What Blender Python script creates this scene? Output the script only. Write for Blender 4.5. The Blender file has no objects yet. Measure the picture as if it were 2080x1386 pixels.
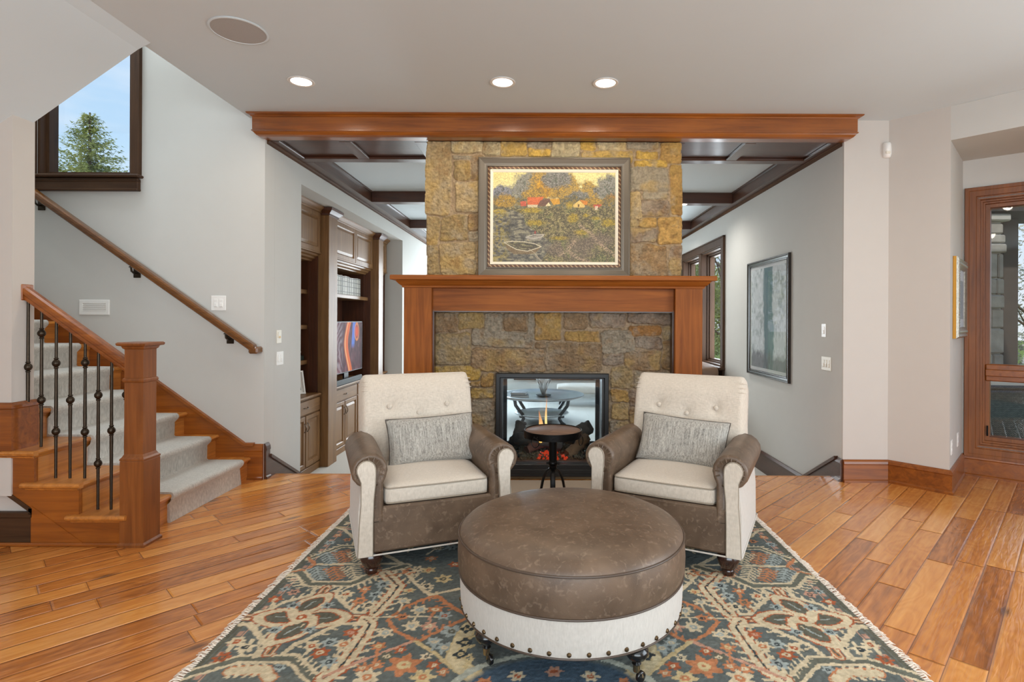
import bpy, bmesh, math, random
import numpy as np
from mathutils import Vector, Matrix, Euler
PI = math.pi
random.seed(7)
scn = bpy.context.scene
COL = scn.collection
F = 1128.0           # focal length in pixels of the 2080 px frame
H = 1.36             # eye height
CEIL = 3.06

# ------------------------------------------------------------ camera
cd = bpy.data.cameras.new('camera')
cam = bpy.data.objects.new('camera', cd); COL.objects.link(cam)
cd.sensor_width = 36.0; cd.sensor_fit = 'HORIZONTAL'
cd.lens = 36.0 * F / 2080.0
cd.shift_x = -67.0 / 2080.0
cd.shift_y = -43.0 / 2080.0
cd.clip_start = 0.05; cd.clip_end = 300
cam.matrix_world = Matrix.Translation((0, 0, H)) @ Euler((PI/2, 0, 0)).to_matrix().to_4x4() @ Matrix.Rotation(math.radians(0.25), 4, 'Z')
scn.camera = cam

# ------------------------------------------------------------ view
scn.view_settings.view_transform = 'Standard'
scn.view_settings.look = 'None'
scn.view_settings.gamma = 1.0
scn.view_settings.exposure = 0.0
scn.view_settings.use_curve_mapping = False
scn.cycles.use_denoising = True
scn.cycles.max_bounces = 10
scn.cycles.diffuse_bounces = 5
scn.cycles.glossy_bounces = 4
scn.cycles.transparent_max_bounces = 16
scn.cycles.sample_clamp_indirect = 6.0
scn.cycles.caustics_reflective = False
scn.cycles.caustics_refractive = False

def s2l(c):
    c = c / 255.0
    return c / 12.92 if c <= 0.04045 else ((c + 0.055) / 1.055) ** 2.4
def rgb(r, g, b): return (s2l(r), s2l(g), s2l(b), 1.0)

# ------------------------------------------------------------ world: pale blue sky with thin cloud
W = bpy.data.worlds.new('sky'); scn.world = W; W.use_nodes = True
nt = W.node_tree; N = nt.nodes; L = nt.links; N.clear()
out = N.new('ShaderNodeOutputWorld'); bg = N.new('ShaderNodeBackground')
tc = N.new('ShaderNodeTexCoord'); sep = N.new('ShaderNodeSeparateXYZ')
L.new(tc.outputs['Generated'], sep.inputs[0])
gr = N.new('ShaderNodeValToRGB'); gr.color_ramp.elements[0].position = 0.0; gr.color_ramp.elements[0].color = rgb(225, 234, 238)
gr.color_ramp.elements[1].position = 0.62; gr.color_ramp.elements[1].color = rgb(116, 172, 226)
e = gr.color_ramp.elements.new(0.22); e.color = rgb(190, 222, 248)
L.new(sep.outputs[2], gr.inputs[0])
mp = N.new('ShaderNodeMapping'); mp.inputs['Scale'].default_value = (2.2, 2.2, 7.5)
L.new(tc.outputs['Generated'], mp.inputs[0])
nz = N.new('ShaderNodeTexNoise'); nz.inputs['Scale'].default_value = 2.0; nz.inputs['Detail'].default_value = 6
L.new(mp.outputs[0], nz.inputs['Vector'])
cr = N.new('ShaderNodeValToRGB'); cr.color_ramp.elements[0].position = 0.42; cr.color_ramp.elements[0].color = (0, 0, 0, 1)
cr.color_ramp.elements[1].position = 0.72; cr.color_ramp.elements[1].color = (0.8, 0.8, 0.8, 1)
L.new(nz.outputs[0], cr.inputs[0])
mx = N.new('ShaderNodeMixRGB'); L.new(cr.outputs[0], mx.inputs[0]); L.new(gr.outputs[0], mx.inputs[1]); mx.inputs[2].default_value = rgb(226, 236, 248)
L.new(mx.outputs[0], bg.inputs[0]); bg.inputs[1].default_value = 1.1
L.new(bg.outputs[0], out.inputs[0])

# ------------------------------------------------------------ sun and large lights
def lamp(name, kind, loc, energy, color=(1, 1, 1), rot=(0, 0, 0), **kw):
    d = bpy.data.lights.new(name, kind); d.energy = energy; d.color = color
    for k, v in kw.items(): setattr(d, k, v)
    o = bpy.data.objects.new(name, d); COL.objects.link(o); o.location = loc; o.rotation_euler = rot
    return o
DAY = (0.83, 0.93, 1.0); WARM = (1.0, 0.90, 0.76)
lamp('sun', 'SUN', (0, 0, 12), 2.2, (1, 0.96, 0.88), (math.radians(42), 0, math.radians(-14)), angle=0.03)
# added fill lamp behind the viewer, tilted up to lift the ceiling
lamp('fill_rear', 'AREA', (0.2, -3.1, 1.55), 248, DAY, (math.radians(106), 0, 0), shape='RECTANGLE', size=5.4, size_y=2.3)
# added fill lamp on the right, unseen beyond the frame
lamp('fill_right', 'AREA', (4.45, 0.9, 1.45), 125, DAY, (math.radians(90), 0, math.radians(90)), shape='RECTANGLE', size=3.2, size_y=2.2)
# daylight through the living room windows
lamp('daylight_living_windows', 'AREA', (2.78, 9.55, 1.62), 165, DAY, (math.radians(90), 0, math.radians(90)), shape='RECTANGLE', size=3.2, size_y=1.8)
lamp('fill_living_rear', 'AREA', (-1.55, 12.3, 1.4), 170, DAY, (math.radians(-90), 0, 0), shape='RECTANGLE', size=1.4, size_y=2.4)  # added fill lamp before the solid back wall, beside the window
# added overhead fill lamp, out of sight high in the stairwell
lamp('fill_stairwell', 'AREA', (-3.9, 4.05, 5.2), 62, DAY, (0, 0, 0), shape='RECTANGLE', size=1.8, size_y=0.9)

# ------------------------------------------------------------ helpers
ORG = {}
def thing(name, label, cat, loc=(0, 0, 0), rotz=0.0, group=None):
    o = bpy.data.objects.new(name, None); COL.objects.link(o); o.empty_display_size = 0.1
    o.location = loc; o.rotation_euler = (0, 0, rotz)
    o['label'] = label; o['category'] = cat
    if group: o['group'] = group
    ORG[o.name] = Vector(loc)
    return o
def tag(o, label=None, cat=None, group=None, kind=None):
    if label: o['label'] = label
    if cat: o['category'] = cat
    if group: o['group'] = group
    if kind: o['kind'] = kind
    return o

class MB:
    """collects vertices and faces, then links them as one mesh object"""
    def __init__(s): s.v = []; s.f = []; s.m = []; s.mi = 0
    def add(s, vs, fs):
        b = len(s.v); s.v.extend([tuple(p) for p in vs]); s.f.extend([tuple(i + b for i in f) for f in fs]); s.m.extend([s.mi] * len(fs)); return s
    def box(s, x0, x1, y0, y1, z0, z1, M=None):
        if x0 > x1: x0, x1 = x1, x0
        if y0 > y1: y0, y1 = y1, y0
        if z0 > z1: z0, z1 = z1, z0
        vs = [Vector(p) for p in ((x0,y0,z0),(x1,y0,z0),(x1,y1,z0),(x0,y1,z0),(x0,y0,z1),(x1,y0,z1),(x1,y1,z1),(x0,y1,z1))]
        if M is not None: vs = [M @ p for p in vs]
        return s.add(vs, [(0,3,2,1),(4,5,6,7),(0,1,5,4),(1,2,6,5),(2,3,7,6),(3,0,4,7)])
    def bbox(s, x0, x1, y0, y1, z0, z1, b=0.004, M=None):
        """box with chamfered edges"""
        if x0 > x1: x0, x1 = x1, x0
        if y0 > y1: y0, y1 = y1, y0
        if z0 > z1: z0, z1 = z1, z0
        b = min(b, (x1-x0)*.45, (y1-y0)*.45, (z1-z0)*.45)
        vs = []; idx = {}
        for ix, (X, sx) in enumerate(((x0, 1), (x1, -1))):
            for iy, (Y, sy) in enumerate(((y0, 1), (y1, -1))):
                for iz, (Z, sz) in enumerate(((z0, 1), (z1, -1))):
                    idx[ix, iy, iz, 0] = len(vs); vs.append(Vector((X, Y+sy*b, Z+sz*b)))
                    idx[ix, iy, iz, 1] = len(vs); vs.append(Vector((X+sx*b, Y, Z+sz*b)))
                    idx[ix, iy, iz, 2] = len(vs); vs.append(Vector((X+sx*b, Y+sy*b, Z)))
        g = lambda a, bb, c, k: idx[a, bb, c, k]
        fs = []
        for i in (0, 1):
            q = [g(i,0,0,0), g(i,1,0,0), g(i,1,1,0), g(i,0,1,0)]; fs.append(q[::-1] if i == 0 else q)
            q = [g(0,i,0,1), g(1,i,0,1), g(1,i,1,1), g(0,i,1,1)]; fs.append(q if i == 0 else q[::-1])
            q = [g(0,0,i,2), g(1,0,i,2), g(1,1,i,2), g(0,1,i,2)]; fs.append(q[::-1] if i == 0 else q)
        for a in (0, 1):
            for c in (0, 1):
                q = [g(0,a,c,1), g(1,a,c,1), g(1,a,c,2), g(0,a,c,2)]; fs.append(q if (a + c) % 2 else q[::-1])
                q = [g(a,0,c,0), g(a,1,c,0), g(a,1,c,2), g(a,0,c,2)]; fs.append(q if (a + c) % 2 == 0 else q[::-1])
                q = [g(a,c,0,0), g(a,c,1,0), g(a,c,1,1), g(a,c,0,1)]; fs.append(q if (a + c) % 2 else q[::-1])
                for d in (0, 1):
                    q = [g(a,c,d,0), g(a,c,d,1), g(a,c,d,2)]; fs.append(q if (a + c + d) % 2 else q[::-1])
        if M is not None: vs = [M @ p for p in vs]
        return s.add(vs, fs)
    def prism(s, poly, axis, a0, a1):
        """extrude a 2D polygon along an axis; poly gives the two other coordinates in x,y,z order"""
        def P(p, a):
            if axis == 'x': return (a, p[0], p[1])
            if axis == 'y': return (p[0], a, p[1])
            return (p[0], p[1], a)
        n = len(poly)
        vs = [P(p, a0) for p in poly] + [P(p, a1) for p in poly]
        fs = [tuple(range(n)), tuple(range(2*n-1, n-1, -1))] + [(i, i+n, (i+1) % n + n, (i+1) % n) for i in range(n)]
        return s.add(vs, fs)
    def loft(s, loops, cap0=True, cap1=True, closed=True, ring=False):
        n = len(loops[0]); vs = [p for l in loops for p in l]; fs = []
        m = len(loops)
        for j in range(m if ring else m - 1):
            a = j * n; b = ((j + 1) % m) * n
            for i in range(n if closed else n - 1):
                k = (i + 1) % n
                fs.append((a + i, a + k, b + k, b + i))
        if not ring and closed:
            if cap0: fs.append(tuple(range(n - 1, -1, -1)))
            if cap1: fs.append(tuple((m - 1) * n + i for i in range(n)))
        return s.add(vs, fs)
    def lathe(s, prof, c=(0, 0, 0), n=24, M=None, cap=True):
        loops = []
        for r, z in prof:
            l = [Vector((c[0] + r*math.cos(2*PI*i/n), c[1] + r*math.sin(2*PI*i/n), c[2] + z)) for i in range(n)]
            if M is not None: l = [M @ p for p in l]
            loops.append(l)
        return s.loft(loops, cap, cap)
    def tube(s, pts, r, n=8, closed=False, flat=None):
        """tube along points; r a number or list; flat=(a,b) gives an elliptic section"""
        pts = [Vector(p) for p in pts]; m = len(pts)
        T = []
        for i in range(m):
            if closed: t = pts[(i+1) % m] - pts[i-1]
            else: t = pts[min(i+1, m-1)] - pts[max(i-1, 0)]
            T.append(t.normalized())
        u = T[0].orthogonal().normalized()
        if abs(T[0].z) < 0.95: u = (Vector((0, 0, 1)) - T[0]*T[0].z).normalized()
        loops = []
        for i in range(m):
            u = (u - T[i]*u.dot(T[i])).normalized(); w = T[i].cross(u)
            rr = r[i] if isinstance(r, (list, tuple)) else r
            a, b = flat if flat else (1, 1)
            loops.append([pts[i] + u*(rr*a*math.cos(2*PI*k/n)) + w*(rr*b*math.sin(2*PI*k/n)) for k in range(n)])
        return s.loft(loops, True, True, True, closed)
    def build(s, name, mat, parent=None, smooth=False, ang=35, local=False, bevel=0, sub=0, fixn=True):
        me = bpy.data.meshes.new(name)
        org = Vector((0, 0, 0))
        if parent is not None and not local: org = ORG.get(parent.name, org)
        me.from_pydata([tuple(Vector(p) - org) for p in s.v], [], s.f)
        if fixn:
            bm = bmesh.new(); bm.from_mesh(me); bmesh.ops.recalc_face_normals(bm, faces=bm.faces); bm.to_mesh(me); bm.free()
        mats = mat if isinstance(mat, (list, tuple)) else [mat]
        for m_ in mats: me.materials.append(m_)
        if len(mats) > 1: me.polygons.foreach_set('material_index', s.m)
        if smooth:
            me.polygons.foreach_set('use_smooth', [True] * len(me.polygons))
            if ang < 180: me.set_sharp_from_angle(angle=math.radians(ang))
        me.update()
        o = bpy.data.objects.new(name, me); COL.objects.link(o)
        if parent is not None:
            o.parent = parent
            ORG[o.name] = org
        if bevel:
            b = o.modifiers.new('bevel', 'BEVEL'); b.width = bevel; b.segments = 2; b.limit_method = 'ANGLE'
        if sub:
            b = o.modifiers.new('sub', 'SUBSURF'); b.levels = sub; b.render_levels = sub
        return o
def struct(name, mb, mat, **kw):
    o = mb.build(name, mat, None, **kw); o['kind'] = 'structure'; return o

def molding(mb, path, prof, side=1, closed=False):
    """sweep a profile [(out, up)] along a 3D path with mitred corners in plan; side=+1 pushes 'out' to the left of travel"""
    P = [Vector(p) for p in path]; m = len(P); loops = []
    for i in range(m):
        def nrm(a, b):
            d = (b - a); d.z = 0; d.normalize(); return Vector((-d.y, d.x, 0)) * side
        ns = []
        if i > 0 or closed: ns.append(nrm(P[i-1], P[i]))
        if i < m-1 or closed: ns.append(nrm(P[i], P[(i+1) % m]))
        if len(ns) == 2:
            k = ns[0] + ns[1]; den = k.dot(ns[0])
            k = k / den if abs(den) > 1e-4 else ns[0]
        else: k = ns[0]
        loops.append([P[i] + k*o_ + Vector((0, 0, z_)) for o_, z_ in prof])
    mb.loft(loops, True, True, True, closed)
    return mb

def frame(mb, w, h, prof, M):
    """picture frame: prof [(inset from outer edge, height out of wall)]; M maps (u, v, out) to the world"""
    loops = []
    for ins, d in prof:
        a, b = w/2 - ins, h/2 - ins
        loops.append([M @ Vector(p) for p in ((-a, -b, d), (a, -b, d), (a, b, d), (-a, b, d))])
    # walk around the four corners
    L4 = [[loops[j][k] for j in range(len(prof))] for k in range(4)]
    mb.loft(L4, True, True, True, True)
    return mb

def rbox(sx, sy, sz, r, n=10, bulge=(0, 0, 0), M=None):
    """pillow-edged box centred at the origin as (verts, faces)"""
    bm = bmesh.new(); bmesh.ops.create_cube(bm, size=2.0)
    bmesh.ops.subdivide_edges(bm, edges=bm.edges[:], cuts=n, use_grid_fill=True)
    hx, hy, hz = sx/2, sy/2, sz/2
    vs = []
    for v in bm.verts:
        p = v.co.copy()
        q = Vector((p.x*hx, p.y*hy, p.z*hz))
        # denser sampling near the edges
        c = Vector((max(-hx+r, min(hx-r, q.x)), max(-hy+r, min(hy-r, q.y)), max(-hz+r, min(hz-r, q.z))))
        d = q - c
        if d.length > 1e-6: q = c + d.normalized() * r * min(1.0, max(abs(d.x), abs(d.y), abs(d.z)) / r * 1.0 if False else 1.0)
        ux, uy, uz = p.x, p.y, p.z
        q.z += bulge[2] * (1-ux*ux) * (1-uy*uy) * (1 if uz > 0 else -1) * abs(uz)
        q.y += bulge[1] * (1-ux*ux) * (1-uz*uz) * (1 if uy > 0 else -1) * abs(uy)
        q.x += bulge[0] * (1-uy*uy) * (1-uz*uz) * (1 if ux > 0 else -1) * abs(ux)
        vs.append(M @ q if M is not None else q)
    bm.verts.index_update()
    fs = [tuple(v.index for v in f.verts) for f in bm.faces]
    bm.free()
    return vs, fs

# ------------------------------------------------------------ procedural noise in numpy (for meshes)
def vnoise(x, y, seed=0):
    r = np.random.RandomState(seed); T = r.rand(256, 256)
    xi = np.floor(x).astype(int); yi = np.floor(y).astype(int); fx = x - xi; fy = y - yi
    fx = fx*fx*(3-2*fx); fy = fy*fy*(3-2*fy)
    a = T[yi & 255, xi & 255]; b = T[yi & 255, (xi+1) & 255]; c = T[(yi+1) & 255, xi & 255]; d = T[(yi+1) & 255, (xi+1) & 255]
    return (a*(1-fx) + b*fx)*(1-fy) + (c*(1-fx) + d*fx)*fy
def fbm(x, y, oct=4, seed=0):
    s = 0; a = 0.5; t = 0
    for k in range(oct):
        s = s + a*vnoise(x*2**k + 17*k, y*2**k + 31*k, seed + k); t += a; a *= 0.55
    return s / t
def S(c): return np.array([s2l(v) for v in c])

def grid_mesh(name, X, Y, Z, colr, mat, parent=None, keep=None, smooth=True):
    """a mesh over a grid of points with one colour per point"""
    ny, nx = X.shape
    me = bpy.data.meshes.new(name)
    org = ORG.get(parent.name, Vector((0, 0, 0))) if parent is not None else Vector((0, 0, 0))
    co = np.stack([X - org.x, Y - org.y, Z - org.z], -1).reshape(-1, 3)
    i, j = np.meshgrid(np.arange(nx-1), np.arange(ny-1))
    a = (j*nx + i); fc = np.stack([a, a+1, a+1+nx, a+nx], -1).reshape(-1, 4)
    if keep is not None: fc = fc[keep[:-1, :-1].reshape(-1)]
    nf = len(fc)
    me.vertices.add(len(co)); me.vertices.foreach_set('co', co.astype(np.float32).ravel())
    me.loops.add(nf*4); me.loops.foreach_set('vertex_index', fc.astype(np.int32).ravel())
    me.polygons.add(nf); me.polygons.foreach_set('loop_start', (np.arange(nf)*4).astype(np.int32))
    try: me.polygons.foreach_set('loop_total', np.full(nf, 4, dtype=np.int32))
    except Exception: pass
    me.update(calc_edges=True)
    me.polygons.foreach_set('use_smooth', np.full(nf, smooth))
    ca = me.color_attributes.new('col', 'FLOAT_COLOR', 'POINT')
    c4 = np.concatenate([colr.reshape(-1, 3), np.ones((len(co), 1))], 1).astype(np.float32)
    ca.data.foreach_set('color', c4.ravel())
    me.materials.append(mat)
    o = bpy.data.objects.new(name, me); COL.objects.link(o)
    if parent is not None: o.parent = parent; ORG[o.name] = org
    return o

# ------------------------------------------------------------ materials
def newmat(name):
    m = bpy.data.materials.new(name); m.use_nodes = True
    return m, m.node_tree, m.node_tree.nodes['Principled BSDF']
def setp(p, k, v):
    if k in p.inputs: p.inputs[k].default_value = v
def plain(name, c, rough=0.5, metal=0.0, spec=0.5, noise=0.0, nscale=8.0, bump=0.0, bscale=60.0, coat=0.0, emit=None, estr=1.0):
    m, t, p = newmat(name)
    col = c if isinstance(c, tuple) and len(c) == 4 else rgb(*c)
    setp(p, 'Base Color', col); setp(p, 'Roughness', rough); setp(p, 'Metallic', metal); setp(p, 'Specular IOR Level', spec); setp(p, 'Coat Weight', coat); setp(p, 'Coat Roughness', 0.15)
    tc = t.nodes.new('ShaderNodeTexCoord')
    n = t.nodes.new('ShaderNodeTexNoise'); n.inputs['Scale'].default_value = nscale; n.inputs['Detail'].default_value = 4
    t.links.new(tc.outputs['Object'], n.inputs['Vector'])
    mix = t.nodes.new('ShaderNodeMixRGB'); mix.blend_type = 'MULTIPLY'; mix.inputs[0].default_value = 1.0
    mix.inputs[1].default_value = col
    mr = t.nodes.new('ShaderNodeMapRange'); mr.inputs['To Min'].default_value = 1 - noise; mr.inputs['To Max'].default_value = 1 + noise
    t.links.new(n.outputs[0], mr.inputs['Value']); t.links.new(mr.outputs[0], mix.inputs[2]); t.links.new(mix.outputs[0], p.inputs['Base Color'])
    if bump:
        n2 = t.nodes.new('ShaderNodeTexNoise'); n2.inputs['Scale'].default_value = bscale; n2.inputs['Detail'].default_value = 3
        t.links.new(tc.outputs['Object'], n2.inputs['Vector'])
        b = t.nodes.new('ShaderNodeBump'); b.inputs['Strength'].default_value = bump; b.inputs['Distance'].default_value = 0.005
        t.links.new(n2.outputs[0], b.inputs['Height']); t.links.new(b.outputs[0], p.inputs['Normal'])
    if emit is not None:
        setp(p, 'Emission Color', rgb(*emit)); setp(p, 'Emission Strength', estr)
    return m
def wood(name, c1, c2, grain='x', rough=0.32, coat=0.3, scale=1.0, contrast=1.0, spec=0.5):
    """stained cherry: long soft grain along one axis"""
    m, t, p = newmat(name)
    tc = t.nodes.new('ShaderNodeTexCoord'); mp = t.nodes.new('ShaderNodeMapping')
    s = {'x': (0.9, 16, 16), 'y': (16, 0.9, 16), 'z': (16, 16, 0.9)}[grain]
    mp.inputs['Scale'].default_value = tuple(q*scale for q in s)
    t.links.new(tc.outputs['Object'], mp.inputs[0])
    n = t.nodes.new('ShaderNodeTexNoise'); n.inputs['Scale'].default_value = 1.6; n.inputs['Detail'].default_value = 7; n.inputs['Roughness'].default_value = 0.62; n.inputs['Distortion'].default_value = 0.9
    t.links.new(mp.outputs[0], n.inputs['Vector'])
    n2 = t.nodes.new('ShaderNodeTexNoise'); n2.inputs['Scale'].default_value = 1.4*scale; n2.inputs['Detail'].default_value = 3
    t.links.new(tc.outputs['Object'], n2.inputs['Vector'])
    ad = t.nodes.new('ShaderNodeMath'); ad.operation = 'ADD'
    m1 = t.nodes.new('ShaderNodeMath'); m1.operation = 'MULTIPLY'; m1.inputs[1].default_value = 0.6
    m2 = t.nodes.new('ShaderNodeMath'); m2.operation = 'MULTIPLY'; m2.inputs[1].default_value = 0.4
    t.links.new(n.outputs[0], m1.inputs[0]); t.links.new(n2.outputs[0], m2.inputs[0]); t.links.new(m1.outputs[0], ad.inputs[0]); t.links.new(m2.outputs[0], ad.inputs[1])
    r = t.nodes.new('ShaderNodeValToRGB'); r.color_ramp.elements[0].position = 0.5 - 0.16/contrast; r.color_ramp.elements[0].color = rgb(*c1)
    r.color_ramp.elements[1].position = 0.5 + 0.16/contrast; r.color_ramp.elements[1].color = rgb(*c2)
    t.links.new(ad.outputs[0], r.inputs[0]); t.links.new(r.outputs[0], p.inputs['Base Color'])
    setp(p, 'Roughness', rough); setp(p, 'Coat Weight', coat); setp(p, 'Coat Roughness', 0.18); setp(p, 'Specular IOR Level', spec)
    b = t.nodes.new('ShaderNodeBump'); b.inputs['Strength'].default_value = 0.06; b.inputs['Distance'].default_value = 0.003
    t.links.new(n.outputs[0], b.inputs['Height']); t.links.new(b.outputs[0], p.inputs['Normal'])
    return m
def linen(name, c1, c2, bump=0.3, scale=420.0, stripe=None, lo=0.3, hi=0.7):
    m, t, p = newmat(name)
    tc = t.nodes.new('ShaderNodeTexCoord')
    def str_noise(sc, s=1.0):
        mp = t.nodes.new('ShaderNodeMapping'); mp.inputs['Scale'].default_value = sc
        t.links.new(tc.outputs['Object'], mp.inputs[0])
        n = t.nodes.new('ShaderNodeTexNoise'); n.inputs['Scale'].default_value = s; n.inputs['Detail'].default_value = 4
        t.links.new(mp.outputs[0], n.inputs['Vector']); return n
    a = str_noise((scale*.12, scale, scale*.12)) if stripe is None else str_noise((scale*.42, scale*.42, scale*.022))
    b_ = str_noise((scale, scale*.2, scale*.08)) if stripe is None else str_noise((scale*.9, scale*.9, scale*.25))
    mx = t.nodes.new('ShaderNodeMath'); mx.operation = 'ADD'
    t.links.new(a.outputs[0], mx.inputs[0]); t.links.new(b_.outputs[0], mx.inputs[1])
    hf = t.nodes.new('ShaderNodeMath'); hf.operation = 'MULTIPLY'; hf.inputs[1].default_value = 0.5
    t.links.new(mx.outputs[0], hf.inputs[0])
    r = t.nodes.new('ShaderNodeValToRGB'); r.color_ramp.elements[0].position = lo; r.color_ramp.elements[0].color = rgb(*c1); r.color_ramp.elements[1].position = hi; r.color_ramp.elements[1].color = rgb(*c2)
    t.links.new(hf.outputs[0], r.inputs[0]); t.links.new(r.outputs[0], p.inputs['Base Color'])
    setp(p, 'Roughness', 0.9); setp(p, 'Specular IOR Level', 0.15); setp(p, 'Sheen Weight', 0.25)
    bm_ = t.nodes.new('ShaderNodeBump'); bm_.inputs['Strength'].default_value = bump; bm_.inputs['Distance'].default_value = 0.002
    t.links.new(hf.outputs[0], bm_.inputs['Height']); t.links.new(bm_.outputs[0], p.inputs['Normal'])
    return m
def leather(name, c1, c2, c3):
    m, t, p = newmat(name)
    tc = t.nodes.new('ShaderNodeTexCoord')
    def nz(s, d=5, dist=0.0):
        n = t.nodes.new('ShaderNodeTexNoise'); n.inputs['Scale'].default_value = s; n.inputs['Detail'].default_value = d; n.inputs['Distortion'].default_value = dist
        t.links.new(tc.outputs['Object'], n.inputs['Vector']); return n
    a = nz(7, 6, 0.6); r = t.nodes.new('ShaderNodeValToRGB')
    r.color_ramp.elements[0].position = 0.32; r.color_ramp.elements[0].color = rgb(*c1); r.color_ramp.elements[1].position = 0.7; r.color_ramp.elements[1].color = rgb(*c2)
    t.links.new(a.outputs[0], r.inputs[0])
    s = nz(42, 9, 0.9); r2 = t.nodes.new('ShaderNodeValToRGB')
    r2.color_ramp.elements[0].position = 0.55; r2.color_ramp.elements[0].color = (0, 0, 0, 1); r2.color_ramp.elements[1].position = 0.80; r2.color_ramp.elements[1].color = (.8, .8, .8, 1)
    t.links.new(s.outputs[0], r2.inputs[0])
    mx = t.nodes.new('ShaderNodeMixRGB'); t.links.new(r2.outputs[0], mx.inputs[0]); t.links.new(r.outputs[0], mx.inputs[1]); mx.inputs[2].default_value = rgb(*c3)
    t.links.new(mx.outputs[0], p.inputs['Base Color'])
    setp(p, 'Roughness', 0.42); setp(p, 'Specular IOR Level', 0.5)
    g = nz(220, 3); b = t.nodes.new('ShaderNodeBump'); b.inputs['Strength'].default_value = 0.18; b.inputs['Distance'].default_value = 0.002
    ad = t.nodes.new('ShaderNodeMath'); ad.operation = 'ADD'; t.links.new(g.outputs[0], ad.inputs[0]); t.links.new(a.outputs[0], ad.inputs[1])
    t.links.new(ad.outputs[0], b.inputs['Height']); t.links.new(b.outputs[0], p.inputs['Normal'])
    return m
def vcol(name, rough=0.8, bump=0.0, bscale=200, emit=0.0, spec=0.3, nz_amt=0.0, bdist=0.004):
    m, t, p = newmat(name)
    a = t.nodes.new('ShaderNodeVertexColor'); a.layer_name = 'col'
    tc = t.nodes.new('ShaderNodeTexCoord')
    n = t.nodes.new('ShaderNodeTexNoise'); n.inputs['Scale'].default_value = bscale; n.inputs['Detail'].default_value = 5
    t.links.new(tc.outputs['Object'], n.inputs['Vector'])
    mr = t.nodes.new('ShaderNodeMapRange'); mr.inputs['To Min'].default_value = 1 - nz_amt; mr.inputs['To Max'].default_value = 1 + nz_amt
    t.links.new(n.outputs[0], mr.inputs['Value'])
    mx = t.nodes.new('ShaderNodeMixRGB'); mx.blend_type = 'MULTIPLY'; mx.inputs[0].default_value = 1
    t.links.new(a.outputs[0], mx.inputs[1]); t.links.new(mr.outputs[0], mx.inputs[2])
    if emit:
        p.inputs['Base Color'].default_value = (0.01, 0.01, 0.01, 1)
        t.links.new(mx.outputs[0], p.inputs['Emission Color']); setp(p, 'Emission Strength', emit)
    else: t.links.new(mx.outputs[0], p.inputs['Base Color'])
    setp(p, 'Roughness', rough); setp(p, 'Specular IOR Level', spec)
    if bump:
        b = t.nodes.new('ShaderNodeBump'); b.inputs['Strength'].default_value = bump; b.inputs['Distance'].default_value = bdist
        t.links.new(n.outputs[0], b.inputs['Height']); t.links.new(b.outputs[0], p.inputs['Normal'])
    return m
def glass(name, refl=0.08, tint=(1, 1, 1)):
    """thin clear pane: mostly see-through with a weak mirror"""
    m, t, p = newmat(name); t.nodes.remove(p)
    o = t.nodes['Material Output']
    tr = t.nodes.new('ShaderNodeBsdfTransparent'); tr.inputs[0].default_value = (*tint, 1)
    gl = t.nodes.new('ShaderNodeBsdfGlossy'); gl.inputs['Roughness'].default_value = 0.02
    lw = t.nodes.new('ShaderNodeLayerWeight'); lw.inputs['Blend'].default_value = 0.5
    pw = t.nodes.new('ShaderNodeMath'); pw.operation = 'POWER'; pw.inputs[1].default_value = 5.0; t.links.new(lw.outputs['Facing'], pw.inputs[0])
    mu = t.nodes.new('ShaderNodeMath'); mu.operation = 'MULTIPLY_ADD'; mu.inputs[1].default_value = 0.5; mu.inputs[2].default_value = refl*0.5
    mu.use_clamp = True
    t.links.new(pw.outputs[0], mu.inputs[0])
    mx = t.nodes.new('ShaderNodeMixShader'); t.links.new(mu.outputs[0], mx.inputs[0]); t.links.new(tr.outputs[0], mx.inputs[1]); t.links.new(gl.outputs[0], mx.inputs[2])
    t.links.new(mx.outputs[0], o.inputs[0])
    return m

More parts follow.
